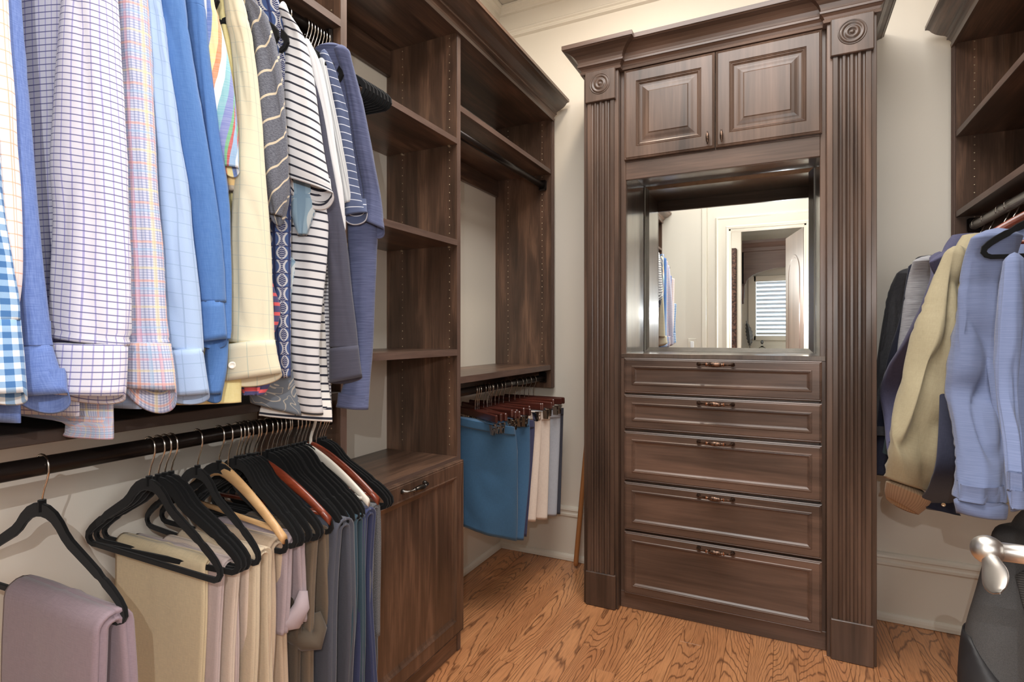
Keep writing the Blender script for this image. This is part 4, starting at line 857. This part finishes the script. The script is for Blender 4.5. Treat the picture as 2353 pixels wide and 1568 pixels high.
half = [(.0, -.001, .024), (.018, -.003, .024), (.036, -.010, .023), (.052, -.022, .022), (.066, -.037, .021), (.082, -.049, .020), (.105, -.061, .019), (.130, -.074, .018), (.152, -.086, .0175), (.160, -.0905, .0135), (.166, -.0945, .0135), (.172, -.098, .0165), (.190, -.109, .016), (.206, -.121, .015), (.2165, -.132, .014), (.2185, -.142, .013), (.213, -.1505, .012), (.203, -.1545, .0115), (.18, -.155, .011), (.10, -.155, .011)]
pth = half+[(.0, -.155, .011)]+[(-a, b_, c) for a, b_, c in half[:0:-1]]
def velvet(bar=True):
    t = thing('velvet_hanger', 'slim black velvet hanger', 'hanger', (0, 0, 0))
    V, F = strip([(a, NK+b_) for a, b_, c in pth], [c for a, b_, c in pth], .0031)
    mesh('frame', V, F, VELVET, t)
    B().tube([(0, 0, NK+.016), (0, 0, NK-.004)], .0062, 10).build('neck', VELVET, t)
    B().tube(hook_pts(), .00185, 8).build('hook', STEEL, t, True)
    return t
def arms(m, t, th=.0062, bar=True, drop=.115, half_w=.222):
    P = []; N = 22
    for i in range(N+1):
        u = i/N*2-1; x = half_w*u; z = NK-.004-drop*abs(u)**1.35*(.75+.25*abs(u)); P.append((x, .018*abs(u)**2, z))
    V, F = [], []
    for i, p in enumerate(P):
        u = abs(i/N*2-1); hz = .017-.006*u
        for a in range(10):
            V.append((p[0], p[1]-.018+th*cos(2*pi*a/10), p[2]+hz*sin(2*pi*a/10)))
    for i in range(N):
        for a in range(10): k = (a+1) % 10; F.append([i*10+a, i*10+k, (i+1)*10+k, (i+1)*10+a])
    F += [list(range(10))[::-1], [N*10+a for a in range(10)]]
    mesh('arms', V, F, m, t, None, True)
    if bar: B().tube([(-half_w*.93, -.003, NK-.108), (half_w*.93, -.003, NK-.108)], .0058, 10).build('trouser_bar', m, t, True)
    B().tube(hook_pts(), .002, 8).build('hook', STEEL, t, True)
VH = velvet()
used = [0]
def vh(x, y, z, yaw, label, group):
    if not used[0]:
        used[0] = 1; VH.location = (x, y, z); VH.rotation_euler = (0, 0, radians(yaw)); VH['label'] = label
        if group: VH['group'] = group
        return VH
    o = copy_tree(VH, (x, y, z), radians(yaw), label, group)
    if not group and 'group' in o: del o['group']
    return o
RZ, RX = .973, -1.15
# lower left rail, from the front
for y, yaw, lab in ((.502, 3.4, 'black velvet hanger nearest the lens, carrying mauve grey trousers'), (.682, -.5, 'black velvet hanger carrying khaki chinos, front of a close cluster'),
        (.700, 5.0, 'black velvet hanger just behind the khaki chinos hanger'), (.7135, 4.2, 'black velvet hanger over the pale stone trousers'), (.727, 3.5, 'rearmost black velvet hanger of the close cluster of four'),
        (.785, -5.6, 'lone black velvet hanger between cluster and blonde wood hanger'), (.836, -1.5, 'black velvet hanger directly in front of the blonde wood hanger')):
    vh(RX, y, RZ, yaw, lab, None)
pk = 'packed black velvet hangers on the lower left rail'
random.seed(3)
for y, yaw in ((.884, -6.5), (.892, -5.5), (.900, -5), (.908, -4), (.916, -3.5), (.924, -2.5), (.933, -2)): vh(RX+random.uniform(-.006, .006), y, RZ, yaw+random.uniform(-2, 2), 'black velvet hanger packed between blonde and cherry wood hangers', pk)
for y, yaw in ((.968, -1), (.982, -2), (.996, -3), (1.009, -3.5), (1.021, -4), (1.033, -4.5), (1.046, -5), (1.060, -5.5), (1.074, -6), (1.090, -6.7)): vh(RX+random.uniform(-.006, .006), y, RZ, yaw+random.uniform(-2.2, 2.2), 'black velvet hanger packed beyond the cherry wood hanger', pk)
for y, yaw in ((1.141, 4.2), (1.150, 4.8), (1.159, 5.4)): vh(RX, y, RZ, yaw, 'black velvet hanger at the far end beside the shelf tower', pk)
t = thing('wooden_hanger', 'blonde wood hanger standing among black velvet hangers', 'hanger', (RX, .858, RZ)); t.rotation_euler.z = radians(-9)
_old = thing('x', 'x', 'x', (0, 0, 0)); bpy.data.objects.remove(_old)
def wooden(m, label, y, yaw, x=RX, z=RZ, **k):
    r = thing('wooden_hanger', label, 'hanger', (0, 0, 0)); arms(m, r, **k); r.location = (x, y, z); r.rotation_euler.z = radians(yaw); return r
bpy.data.objects.remove(t)
wooden(BLONDE, 'blonde wood hanger standing among black velvet hangers', .860, -9, drop=.12, th=.0075)
wooden(CHERRY, 'glossy cherry wood hanger in the middle of the lower rail', .950, .7, drop=.12)
wooden(CHERRY, 'dark cherry wood hanger near the shelf tower, arm shining', 1.128, -2, drop=.12)
r = wooden(WHITEPL, 'white plastic hanger near the far end of the lower rail', 1.108, -6, drop=.115, th=.005)
for c in r.children:
    if c.name.startswith('hook'): c.data = B().tube(hook_pts(), .0042, 8).build('hook_tmp', WHITEPL).data
bpy.data.objects.remove(bpy.data.objects['hook_tmp'])
# ------------------------------------------------------------------ trousers over the lower bars
def trousers(key, label, m, y, xa, xb, zbot, zbar=.742, th=.010, amp=.005, sd=0.0, spread=.02, back=None, name='trousers', cat='trousers', hem=True, group='trousers on the lower left rail'):
    t = thing(name, label, cat, ((xa+xb)/2, y, zbar), group)
    def lay(path, nm, sd):
        ring = []
        N = 12
        for i in range(N+1): ring.append((i/N, -1))
        ring += [(1.035, -.9), (1.04, -.45), (1.012, 0.0), (1.04, .45), (1.035, .9)]
        for i in range(N, -1, -1): ring.append((i/N, 1))
        ring += [(-.035, .9), (-.012, 0), (-.035, -.9)]
        V, F, uvf, rows = [], [], [], []; s = 0; n = len(ring)
        for i, (yy, zz, ny, nz) in enumerate(path):
            if i: s += sqrt((yy-path[i-1][0])**2+(zz-path[i-1][1])**2)
            rows.append(s)
            tt = i/(len(path)-1); tw = .018*noise.noise((sd, s*2.5, 0)); nar = 1-.10*tt
            for a, d in ring:
                x = xa+(xb-xa)*(1-nar)*.5+(xb-xa)*a*nar+tw
                f = amp*(1.2*noise.noise((a*3.2+sd, s*1.6, sd*3))+.5*sin(a*9+sd+s*2))*min(1, s*8+.1)
                k = th*d+f
                if .05 < a < .95: k += .0025*math.exp(-((a-.5)/.03)**2)*(1 if d > 0 else -1)
                V.append((x, yy+ny*k, zz+nz*k))
        for i in range(len(path)-1):
            for j in range(n):
                k = (j+1) % n; F.append([i*n+j, i*n+k, (i+1)*n+k, (i+1)*n+j])
                u0, u1 = j*.02, (j+1)*.02; uvf.append([(u0, rows[i]), (u1, rows[i]), (u1, rows[i+1]), (u0, rows[i+1])])
        F += [list(range(n))[::-1], [(len(path)-1)*n+j for j in range(n)]]
        uvf += [[(0, 0)]*n]*2
        mesh(nm, V, F, m, t, uvf, True)
    off = th+.008
    def leg(sgn, zb):
        p = []
        for k in range(5):
            a = pi/2*k/4
            p.append((y+sgn*off*sin(a), zbar+off*cos(a)-.0, sgn*sin(a), cos(a)))
        nst = 26
        for k in range(1, nst+1):
            tt = k/nst; p.append((y+sgn*(off+spread*tt*.5), zbar-(zbar-zb)*tt, sgn, 0))
        return p
    lay(leg(-1, zbot), 'front_leg', sd); lay(leg(1, back or zbot), 'back_leg', sd+4)
    return t
trousers('p1', 'mauve grey trousers folded over the hanger nearest the lens', M['mauve'], .502, -1.205, -.942, .33, sd=1, zbar=.744, th=.010)
trousers('p2', 'khaki chinos folded over a hanger, widest pair in the row', M['khaki'], .7215, -1.30, -1.022, .30, sd=2, zbar=.744, th=.005, amp=.003)
trousers('p3', 'pale mauve trousers just behind the khaki chinos', M['palemauve'], .733, -1.27, -.985, .30, sd=3, th=.0045, spread=.02, amp=.002, zbar=.744)
trousers('p4', 'pale stone trousers behind the pale mauve pair', M['stone'], .756, -1.20, -.968, .28, sd=4, th=.005, spread=.02, amp=.003, zbar=.744)
trousers('p5', 'light sand trousers under the lone velvet hanger', M['sand'], .792, -1.20, -.957, .28, sd=5, th=.007, zbar=.744)
trousers('p6', 'tan trousers below the blonde wood hanger', M['tanp'], .838, -1.20, -.972, .28, sd=6, th=.009, zbar=.744)
trousers('p7', 'short lilac grey knit trousers with bunched hem beside the tan pair', M['lilac'], .880, -1.20, -.965, .555, sd=7, th=.009, zbar=.74)
trousers('p8', 'dark olive trousers with a knotted hem', M['olive'], .918, -1.19, -.968, .27, sd=8, th=.007, zbar=.74, back=.27)
trousers('p9', 'taupe brown trousers beside the steel grey pair', M['taupe'], .948, -1.18, -.955, .27, sd=9, th=.007, zbar=.74)
trousers('p10', 'steel grey dress trousers with sharp crease', M['steel'], .998, -1.20, -.932, .27, sd=10, th=.011, amp=.003, zbar=.74)
trousers('p11', 'dark teal trousers left of the navy pair', M['tealp'], 1.050, -1.18, -.935, .27, sd=11, th=.008, amp=.003, zbar=.74)
trousers('p12', 'navy chinos beside the heather grey scarf', M['navyp'], 1.090, -1.18, -.935, .27, sd=12, th=.009, amp=.003, zbar=.74)
sc_ = trousers('p13', 'heather grey wool scarf with fringed ends beside the hamper door', M['scarf'], 1.135, -1.14, -.955, .40, sd=13, th=.006, amp=.004, zbar=.74, name='scarf', cat='scarf', group=None)
b = B()
for i in range(26):
    x = -1.13+i*.0068
    for yy in (1.118, 1.156):
        q = random.uniform(-.004, .004); b.tube([(x, yy, .405), (x+q, yy+q, .385), (x+q*1.6, yy-q, .34), (x+q*2, yy, random.uniform(.30, .32))], [.0016, .0022, .0018, .0012], 5)
o = b.build('fringe', M['scarf'], sc_); o['kind'] = 'stuff'
# bunched cuffs
def lump(name, pts, rad, m, parent, sd):
    R = B().tube(pts, rad, 18); o = R.build(name, m, parent, True)
    for v in o.data.vertices:
        v.co += v.normal*.004*noise.noise(v.co*38+Vector((sd, 0, 0)))
    return o
p7 = [o for o in COL.objects if o.name == 'trousers.006'][0]; p8 = [o for o in COL.objects if o.name == 'trousers.007'][0]
lump('bunched_hem', [(-1.16, .862, .570), (-1.10, .862, .566), (-1.04, .864, .572), (-.99, .868, .566), (-.962, .878, .575), (-.952, .892, .60), (-.955, .90, .63)], [.008, .015, .018, .020, .022, .018, .009], M['lilac'], p7, 1)
lump('knotted_hem', [(-1.12, .902, .545), (-1.06, .902, .535), (-1.0, .906, .525), (-.964, .918, .508), (-.948, .932, .50), (-.950, .944, .525), (-.962, .946, .56)], [.008, .014, .018, .021, .02, .016, .008], M['olive'], p8, 2)

# ------------------------------------------------------------------ shirts, nearest first
UZ = 2.028
g = shirt('gingham', 'blue and white gingham shirt, nearest the lens at far left', M['gingham'], .31, 1.09, sd=1.0, sb=.022)
shirt('orange', 'white shirt with thin orange checks behind the gingham shirt', M['orange'], .335, 1.10, cuff=False, sd=2.0, sb=.018)
shirt('blue', 'mid blue chambray shirt between orange check and navy grid shirts', M['blue'], .365, 1.07, sd=3.0, sb=.02, cdip=.03)
s4 = shirt('grid', 'white shirt with navy grid checks and visible buttons', M['grid'], .425, 1.065, sd=4.0, sb=.026, amp=.006, cdip=.02, yaw=8)
for z in (1.715, 1.583, 1.445, 1.31): button((-.992, .403, z), BUTTON, s4)
shirt('plaid', 'tattersall shirt with orange, yellow and blue plaid', M['plaid'], .485, 1.032, sd=5.0, sb=.022, cdip=.045)
shirt('pane', 'pale blue shirt with faint windowpane checks', M['pane'], .53, 1.06, sd=6.0, sb=.02, cdip=.02)
shirt('royal', 'plain blue shirt just right of the pale windowpane shirt', M['royal'], .565, 1.065, sd=7.0, sb=.018, cdip=.015)
shirt('second', 'plain blue shirt tucked behind the other plain blue shirt', M['royal'], .60, 1.06, sd=8.0, sb=.014)
shirt('stripe', 'pastel rainbow striped short sleeve shirt', M['rainbow'], .64, 1.10, cuff=False, sd=9.0, sb=.018, amp=.004, dip=.015)
shirt('madras', 'madras plaid short sleeve shirt peeking below the rainbow stripes', M['madras'], .665, 1.10, cuff=False, sd=10.0, sb=.012, body=True, px_body='madras_b')
shirt('yellow', 'plain butter yellow shirt behind the rainbow striped shirt', M['yellow'], .70, 1.08, cuff=False, sd=11.0, sb=.012, px_body='yellow_b')
s9 = shirt('cream', 'cream long sleeve shirt with faint windowpane checks', M['cream'], .725, 1.08, sd=12.0, sb=.022, amp=.005, cdip=.02)
shirt('red', 'navy and red striped shirt mostly hidden behind the cream shirt', M['redstripe'], .745, 1.09, cuff=False, sd=13.0, sb=.012)
shirt('char', 'charcoal short sleeve shirt with tan pinstripes', M['char'], .772, 1.10, cuff=False, sd=14.0, sb=.024, amp=.007, dip=.02, wr=1.4)
shirt('leaf', 'navy short sleeve shirt with pale leaf print', M['leaf'], .80, 1.09, cuff=False, sd=15.0, sb=.018, px_body='leaf_b', amp=.003)
shirt('denim', 'faded denim shirt with large leaf print', M['denimleaf'], .825, 1.07, cuff=False, sd=16.0, sb=.014, px_body='denim_b')
t = thing('shirt', 'grey shirt with floral line print, only its hem showing', 'shirt', (-1.15, .80, 1.06), 'shirts on the upper left rail')
tube('body', RING['floral_b'], M['floral'], t, .014, .004, 17, 36, .016)
shirt('navyst', 'white striped short sleeve shirt, widest sleeve of the row', M['navywhite'], .855, 1.09, cuff=False, sd=18.0, sb=.030, amp=.004, dip=.045, px_body='navyst_b')
t = thing('shirt', 'white wide striped shirt whose hem hangs lowest of the row', 'shirt', (-1.15, .88, 1.06), 'shirts on the upper left rail')
tube('body', RING['wide_b'], M['widestripe'], t, .012, .003, 19, 36, .016)
t = thing('shirt', 'white fine striped shirt, a sliver beside the slate sleeve', 'shirt', (-1.15, .90, 1.06), 'shirts on the upper left rail')
tube('body', RING['fine_b'], M['finestripe'], t, .010, .003, 20, 36, .016)
shirt('slate', 'slate grey long sleeve top with ribbed cuff', M['slate'], .905, 1.09, sd=21.0, sb=.022, amp=.004, cdip=.01)
shirt('white', 'plain white jersey shirt behind the slate sleeve', M['white'], .93, 1.10, cuff=False, sd=22.0, sb=.010, amp=.003)
shirt('grey', 'light grey ribbed shirt between white and navy pinstripe', M['lightgrey'], .955, 1.10, cuff=False, sd=23.0, sb=.012, amp=.003, dip=.01)
shirt('pin', 'navy short sleeve shirt with thin white stripes', M['pin'], .985, 1.10, cuff=False, sd=24.0, sb=.018, amp=.004, dip=.02)
shirt('slub', 'navy slub tee shirt, last in the upper row', M['slub'], 1.025, 1.10, cuff=False, sd=25.0, sb=.02, amp=.004, dip=.03, px_body='slub_b', collars=False)
cg = RING['grid_c'][1]; button((cg[0]-cg[3]*.62+.010, cg[1]-cg[4]*.62-.021, cg[2]), BUTTON, s4, .006)
cf = RING['cream_c'][1]; button((cf[0]-cf[3]*.55+.012, cf[1]-cf[4]*.55-.020, cf[2]-.008), BUTTON, s9, .007)
gh = 'hangers holding the upper left shirts'
for y in (.31, .335, .365, .425, .485, .53, .565, .60, .64, .665, .70, .725, .745, .772, .80, .825, .855, .905, .93, .955, .985, 1.025): vh(-1.15, y, UZ, 2, 'black hanger hidden inside a shirt on the upper left rail', gh)
ge = 'empty hangers at the end of the upper left rail'
for k in range(8): vh(-1.15, 1.085+k*.0105, UZ, -3+k*.9, 'empty black velvet hanger bunched at the upper rail end', ge)

# ------------------------------------------------------------------ clip hangers and shorts
def clip_hanger():
    r = thing('clip_hanger', 'dark wood clip hanger', 'hanger', (0, 0, 0))
    B().box(-.185, .185, -.006, .006, -.115, -.083, .004).build('wooden_bar', ESPRESSO, r)
    B().tube([(0, 0, -.09)]+hook_pts(.0195, -.07)[1:], .0017, 8).build('hook', STEEL, r, True)
    B().tube([(-.17, 0, -.120), (-.17, 0, -.128), (.17, 0, -.128), (.17, 0, -.120)], .0016, 6).build('clip_rail', STEEL, r)
    for s in (-.145, .15):
        b = B()
        for q in (-1, 1): b.add([(s-.011, q*.003, -.165), (s+.011, q*.003, -.165), (s+.011, q*.010, -.124), (s-.011, q*.010, -.124), (s-.011, q*.0045, -.165), (s+.011, q*.0045, -.165), (s+.011, q*.0115, -.124), (s-.011, q*.0115, -.124)], [[0, 1, 2, 3], [7, 6, 5, 4], [0, 4, 5, 1], [2, 6, 7, 3], [1, 5, 6, 2], [0, 3, 7, 4]])
        b.tube([(s-.012, 0, -.142), (s+.012, 0, -.142)], .0035, 8)
        b.build('clip', STEEL, r)
    return r
CH = clip_hanger(); first = True
gs = 'dark wood clip hangers on the shorts rail'
yaws = [-33, -29, -24, -31, -27, -22, -18, -26, -20, -14, -24, -12, -20, -9, -16, -5, -10]
ys = [2.004, 2.019, 2.034, 2.079, 2.102, 2.114, 2.134, 2.146, 2.179, 2.221, 2.26, 2.319, 2.385, 2.443, 2.489, 2.541, 2.601]
for i, (y, yw) in enumerate(zip(ys, yaws)):
    lab = 'reddish dark wood clip hanger at the near end of the shorts rail' if i == 0 else 'dark wood clip hanger on the crowded shorts rail'
    if i == 0:
        CH.location = (-1.15, y, .969); CH.rotation_euler.z = radians(yw); CH['label'] = lab
        for c in CH.children:
            if c.name.startswith('wooden_bar'): pass
    else: copy_tree(CH, (-1.15, y, .969), radians(yw), lab, gs).rotation_euler.y = radians(random.uniform(-3, 3))
def shorts(k, label, m, b=.018, amp=.006, sd=0.0):
    R = RING['short_'+k]
    t = thing('shorts', label, 'shorts', (R[0][0], R[0][1], R[0][2]), 'shorts clipped on the short rail')
    tube('body', R, m, t, b, amp, sd, 44, .014, True, True, 0, .8, ck=.1)
    w0 = [R[0], [R[0][i]*.9+R[1][i]*.1 if i > 2 else R[0][i]+(R[1][i]-R[0][i])*(.035/max(.02, abs(R[1][2]-R[0][2]))) for i in range(6)]]
    tube('waistband', [[*q[:3], q[3]*1.01, q[4]*1.01, q[5]] for q in w0], m, t, b*1.2, .001, sd+1, 36, .008, False, True, 0, .3)
shorts('teal', 'teal blue shorts, widest pair facing the room', M['tealshort'], .03, .010, 31)
shorts('teal2', 'teal shorts tucked behind the widest teal pair', M['tealshort2'], .016, .003, 32)
shorts('navy', 'navy shorts between teal and cream pairs', M['navyshort'], .012, .002, 33)
shorts('cream1', 'cream shorts beside the navy shorts', M['creamshort'], .020, .003, 34)
shorts('cream2', 'cream shorts beside the pale grey shorts', M['creamshort'], .022, .003, 35)
shorts('pale', 'pale blue grey shorts near the rail end', M['paleshort'], .018, .003, 36)
shorts('ink', 'charcoal navy shorts, last pair by the back wall', M['inkshort'], .016, .003, 37)
st = tag(B().tube([(-.951, 2.692, .012), (-.951, 2.692, .016), (-.9505, 2.693, .03), (-.92, 2.752, .56), (-.86, 2.765, 1.2)], [.006, .011, .0125, .0125, .0125], 16).build('wooden_pole', BLONDE if False else mat('orange_pine_pole', (176, 118, 70), .4), None, True), 'thin orange brown wooden pole leaning behind the dresser', 'pole')

# ------------------------------------------------------------------ jackets on the right rail
JG = 'tops and jackets on the right rail'
def jacket(key, label, m, y, sd, sleeve=True, body=True, cuff=None, sb=.03, bb=.03, amp=.008, wr=1.3, cat='jacket', name='jacket'):
    t = thing(name, label, cat, (.66, y, .9), JG)
    if body: tube('body', RING[key+'_b'], m, t, bb, amp*.7, sd+.4, 48, .016, True, True, 0, .8, ck=.3)
    if sleeve: tube('sleeve', RING[key+'_s'], m, t, sb, amp, sd, 48, .011, True, True, .0, wr, seams=SEAM.get(key, ()))
    if cuff: tube('cuff', RING[key+'_c'], cuff, t, sb*.95, .002, sd+3, 40, .01, True, True, .01, .5)
    return t
j = jacket('sky', 'sky blue melange pullover hanging nearest on the right', M['skymelange'], 1.55, 41, cuff=M['skymelange'], amp=.012, wr=1.6, cat='pullover', name='pullover', sb=.036)
tube('sleeve', RING['sky_f'], M['skymelange'], j, .03, .008, 42, 40, .012, True, True, 0, 1.3)
tube('cuff', RING['sky_fc'], M['skymelange'], j, .03, .002, 43, 32, .01, True, True, .01, .5)
jacket('tan', 'khaki tan bomber jacket with ribbed cuff', M['tan'], 1.9, 44, cuff=M['tanrib'], amp=.017, wr=1.9, sb=.045)
jacket('plum', 'plum blue jacket behind the khaki bomber', M['plum'], 2.1, 45, amp=.006, wr=.8)
jacket('grey2', 'grey marl knit pullover between plum and navy', M['greymarl'], 2.3, 46, body=False, amp=.005, wr=.8, cat='pullover', name='pullover')
jacket('navy2', 'dark navy fleece beside the grey marl pullover', M['ink'], 2.42, 47, body=False, amp=.006, cat='fleece', name='fleece')
jacket('dark', 'charcoal shell jacket at the far end by the wall', M['charshell'], 2.55, 48, amp=.012, wr=1.6)
t = thing('shirt', 'dusty teal shirt hem showing below the plum jacket', 'shirt', (.45, 2.2, .75), JG); tube('body', RING['denim2_b'], M['teal2'], t, .012, .003, 49, 28, .016)
t = thing('jacket', 'dark navy snap front jacket showing below the khaki bomber', 'jacket', (.6, 1.9, .8), JG); tube('body', RING['ink_b'], M['ink'], t, .02, .006, 50, 40, .016)
pj = [o for o in COL.objects if o.get('label', '').startswith('plum blue jacket')][0]
tube('collar', RING['plum_f'], M['plum'], pj, .014, .002, 52, 28, .008, True, True, 0, .5)
for p in SNAP: button(p, PIN, t, .0055)
# collar flap of the plum jacket, hangers
hx = .668
def big_hook(r=.0225): return [(0, 0, -.095), (0, 0, -.075), (-.004, 0, -.06), (-.024, 0, -.042), (-r-.004, 0, -.03), (-r-.002, 0, 0), (-r*.7, 0, r*.75), (0, 0, r), (r*.7, 0, r*.7), (r, 0, 0), (r*.9, 0, -.014)]
for i, (y, lab) in enumerate(((1.765, 'black velvet hanger holding the sky blue pullover'), (1.87, 'cherry wood hanger inside the khaki bomber'), (2.32, 'dark wood hanger inside the plum jacket'), (2.40, 'dark wood hanger inside the grey marl pullover'), (2.55, 'dark wood hanger inside the navy fleece'), (2.66, 'dark wood hanger inside the charcoal shell jacket'))):
    if i == 0:
        r = vh(hx, y, 1.622, 4, lab, None)
    else:
        r = thing('wooden_hanger', lab, 'hanger', (0, 0, 0)); arms(CHERRY if i == 1 else ESPRESSO, r, .008, True, .11, .215); r.location = (hx, y, 1.622); r.rotation_euler.z = radians(3)
# ------------------------------------------------------------------ bag, door with lever
t = thing('backpack', 'charcoal and black nylon backpack hanging below the jackets', 'bag', (.58, 1.95, .1))
tube('body', RING['bag'], BAG, t, .09, .006, 51, 56, .014, True, False, 0, .8)
BR = RING['bag']; NB_ = len(BR)
def bagpt(t, th, off=.0):
    r = crom(BR, t); C = Vector(r[:3]); A = Vector(r[3:]); hl = sqrt(A.x**2+A.y**2); n = Vector((A.y/hl, -A.x/hl, 0))
    if n.dot(Vector((C.x, C.y, 0))) < 0: n = -n
    be = min(.09, hl*.75)
    return C+A*(cos(th)*(1+off))+n*((be+off)*sin(th))
def patch(name, rows, m, parent, off=.006, th=.004):
    V, F = [], []; w_ = len(rows[0])
    for row in rows:
        for (tt, a) in row: V.append(bagpt(tt, a, off))
    for i in range(len(rows)-1):
        for j in range(w_-1): F.append([i*w_+j, i*w_+j+1, (i+1)*w_+j+1, (i+1)*w_+j])
    o = mesh(name, V, F, m, parent, None, True); k = o.modifiers.new('thick', 'SOLIDIFY'); k.thickness = th; k.offset = 0
    return o
sw = []
for i in range(15):
    q = i/14; t0 = .30+.42*q; a0 = pi+.62+.95*q
    sw.append([(t0-.022+.044*j/3, a0+.08-.16*j/3) for j in range(4)])
patch('webbing_strap', sw, WEB, t, .010, .006)
gs_ = []
for i in range(15):
    tt = .60+.40*i/14; e = min(1.5, (tt-.6)/.178*.855)+.02
    gs_.append([(tt, pi-.8+(.8+e)*j/6) for j in range(7)])
patch('side_gusset', gs_, BAGD, t, .008, .004)
for k, a0 in enumerate((.10, .19)):
    pts = [bagpt(.02, pi+.75+k*.2)+Vector((0, 0, -.01)), bagpt(.0, pi+.8+k*.2)+Vector((0, 0, .02)), bagpt(0, pi+1.2+k*.2)+Vector((.01, 0, .045)), bagpt(.0, pi+1.7+k*.1)+Vector((0, 0, .02)), bagpt(.04, pi+1.9+k*.1)]
    P = []
    for i in range(len(pts)-1):
        for q in range(5): P.append(pts[i].lerp(pts[i+1], q/5))
    B().tube(P+[pts[-1]], .008, 8).build('grab_handle', BAGD, t, True)
lb = patch('label_patch', [[(.704+.20*i/7, pi+1.05+(j-3)/3*(.02+.44*i/7)) for j in range(7)] for i in range(8)], BAGD, t, .013, .003)
for i in range(6):
    tt, aa = .772-.0062*i, pi+.955+.018*i
    patch('lettering', [[(tt, aa), (tt-.004, aa+.035)], [(tt+.0035, aa+.004), (tt-.0005, aa+.039)]], LOGO, lb, .017, .002)
pk_ = bagpt(0, pi+1.2)
B().tube([pk_+Vector((.01, 0, .05)), pk_+Vector((.01, 0, .09)), (.70, pk_.y, .80), (.70, pk_.y, .835)], .006, 8).build('hanging_loop', BAGD, t, True)
# closet door leaf (outside the picture but for its lever)
t = thing('closet_door', 'open closet door at lower right, only its nickel lever in view', 'door', (.30, .54, 0)); t['kind'] = 'thing'
box('leaf', .290, .326, .205, .888, .01, 2.21, DOORW, t, .003)
LY, LZ = .825, .948
h = B().lathe([(.027, 0), (.027, .004), (.024, .008), (.013, .011), (.0105, .014), (.0105, .032), (.0125, .034), (.0125, .037), (.0105, .039), (.0105, .062), (.012, .066)], 24, Matrix.Translation((.290, LY, LZ)) @ Matrix.Rotation(-pi/2, 4, 'Y')).build('lever_handle', CHROME, t, True)
ball = []
for i in range(13): a = pi*i/12; ball.append((max(.0004, .0165*sin(a)), -.0165*cos(a)))
B().lathe(ball, 24, Matrix.Translation((.216, LY, LZ)) @ Matrix.Rotation(pi/2, 4, 'Y')).build('knuckle', CHROME, h, True)
V, F = [], []; n = 16
for i in range(17):
    q = i/16; y = LY-.006-.078*q; hw = .0085+.007*sin(pi*min(1, q*1.25)*.5)**1.5; tk = .0055-.002*q; end = sqrt(max(0, 1-max(0, (q-.45)/.55)**2)); hw = max(.0006, hw*end)
    for j in range(n):
        a = 2*pi*j/n; e1 = hw*cos(a); e2 = tk*max(.25, end)*sin(a); V.append((.216-.012*q+.78*e1+.62*e2, y, LZ-.006-.012*q+.62*e1-.78*e2))
for i in range(16):
    for j in range(n): k = (j+1) % n; F.append([i*n+j, i*n+k, (i+1)*n+k, (i+1)*n+j])
F += [list(range(n)), [16*n+j for j in range(n)][::-1]]
mesh('paddle', V, F, CHROME, h, None, True)
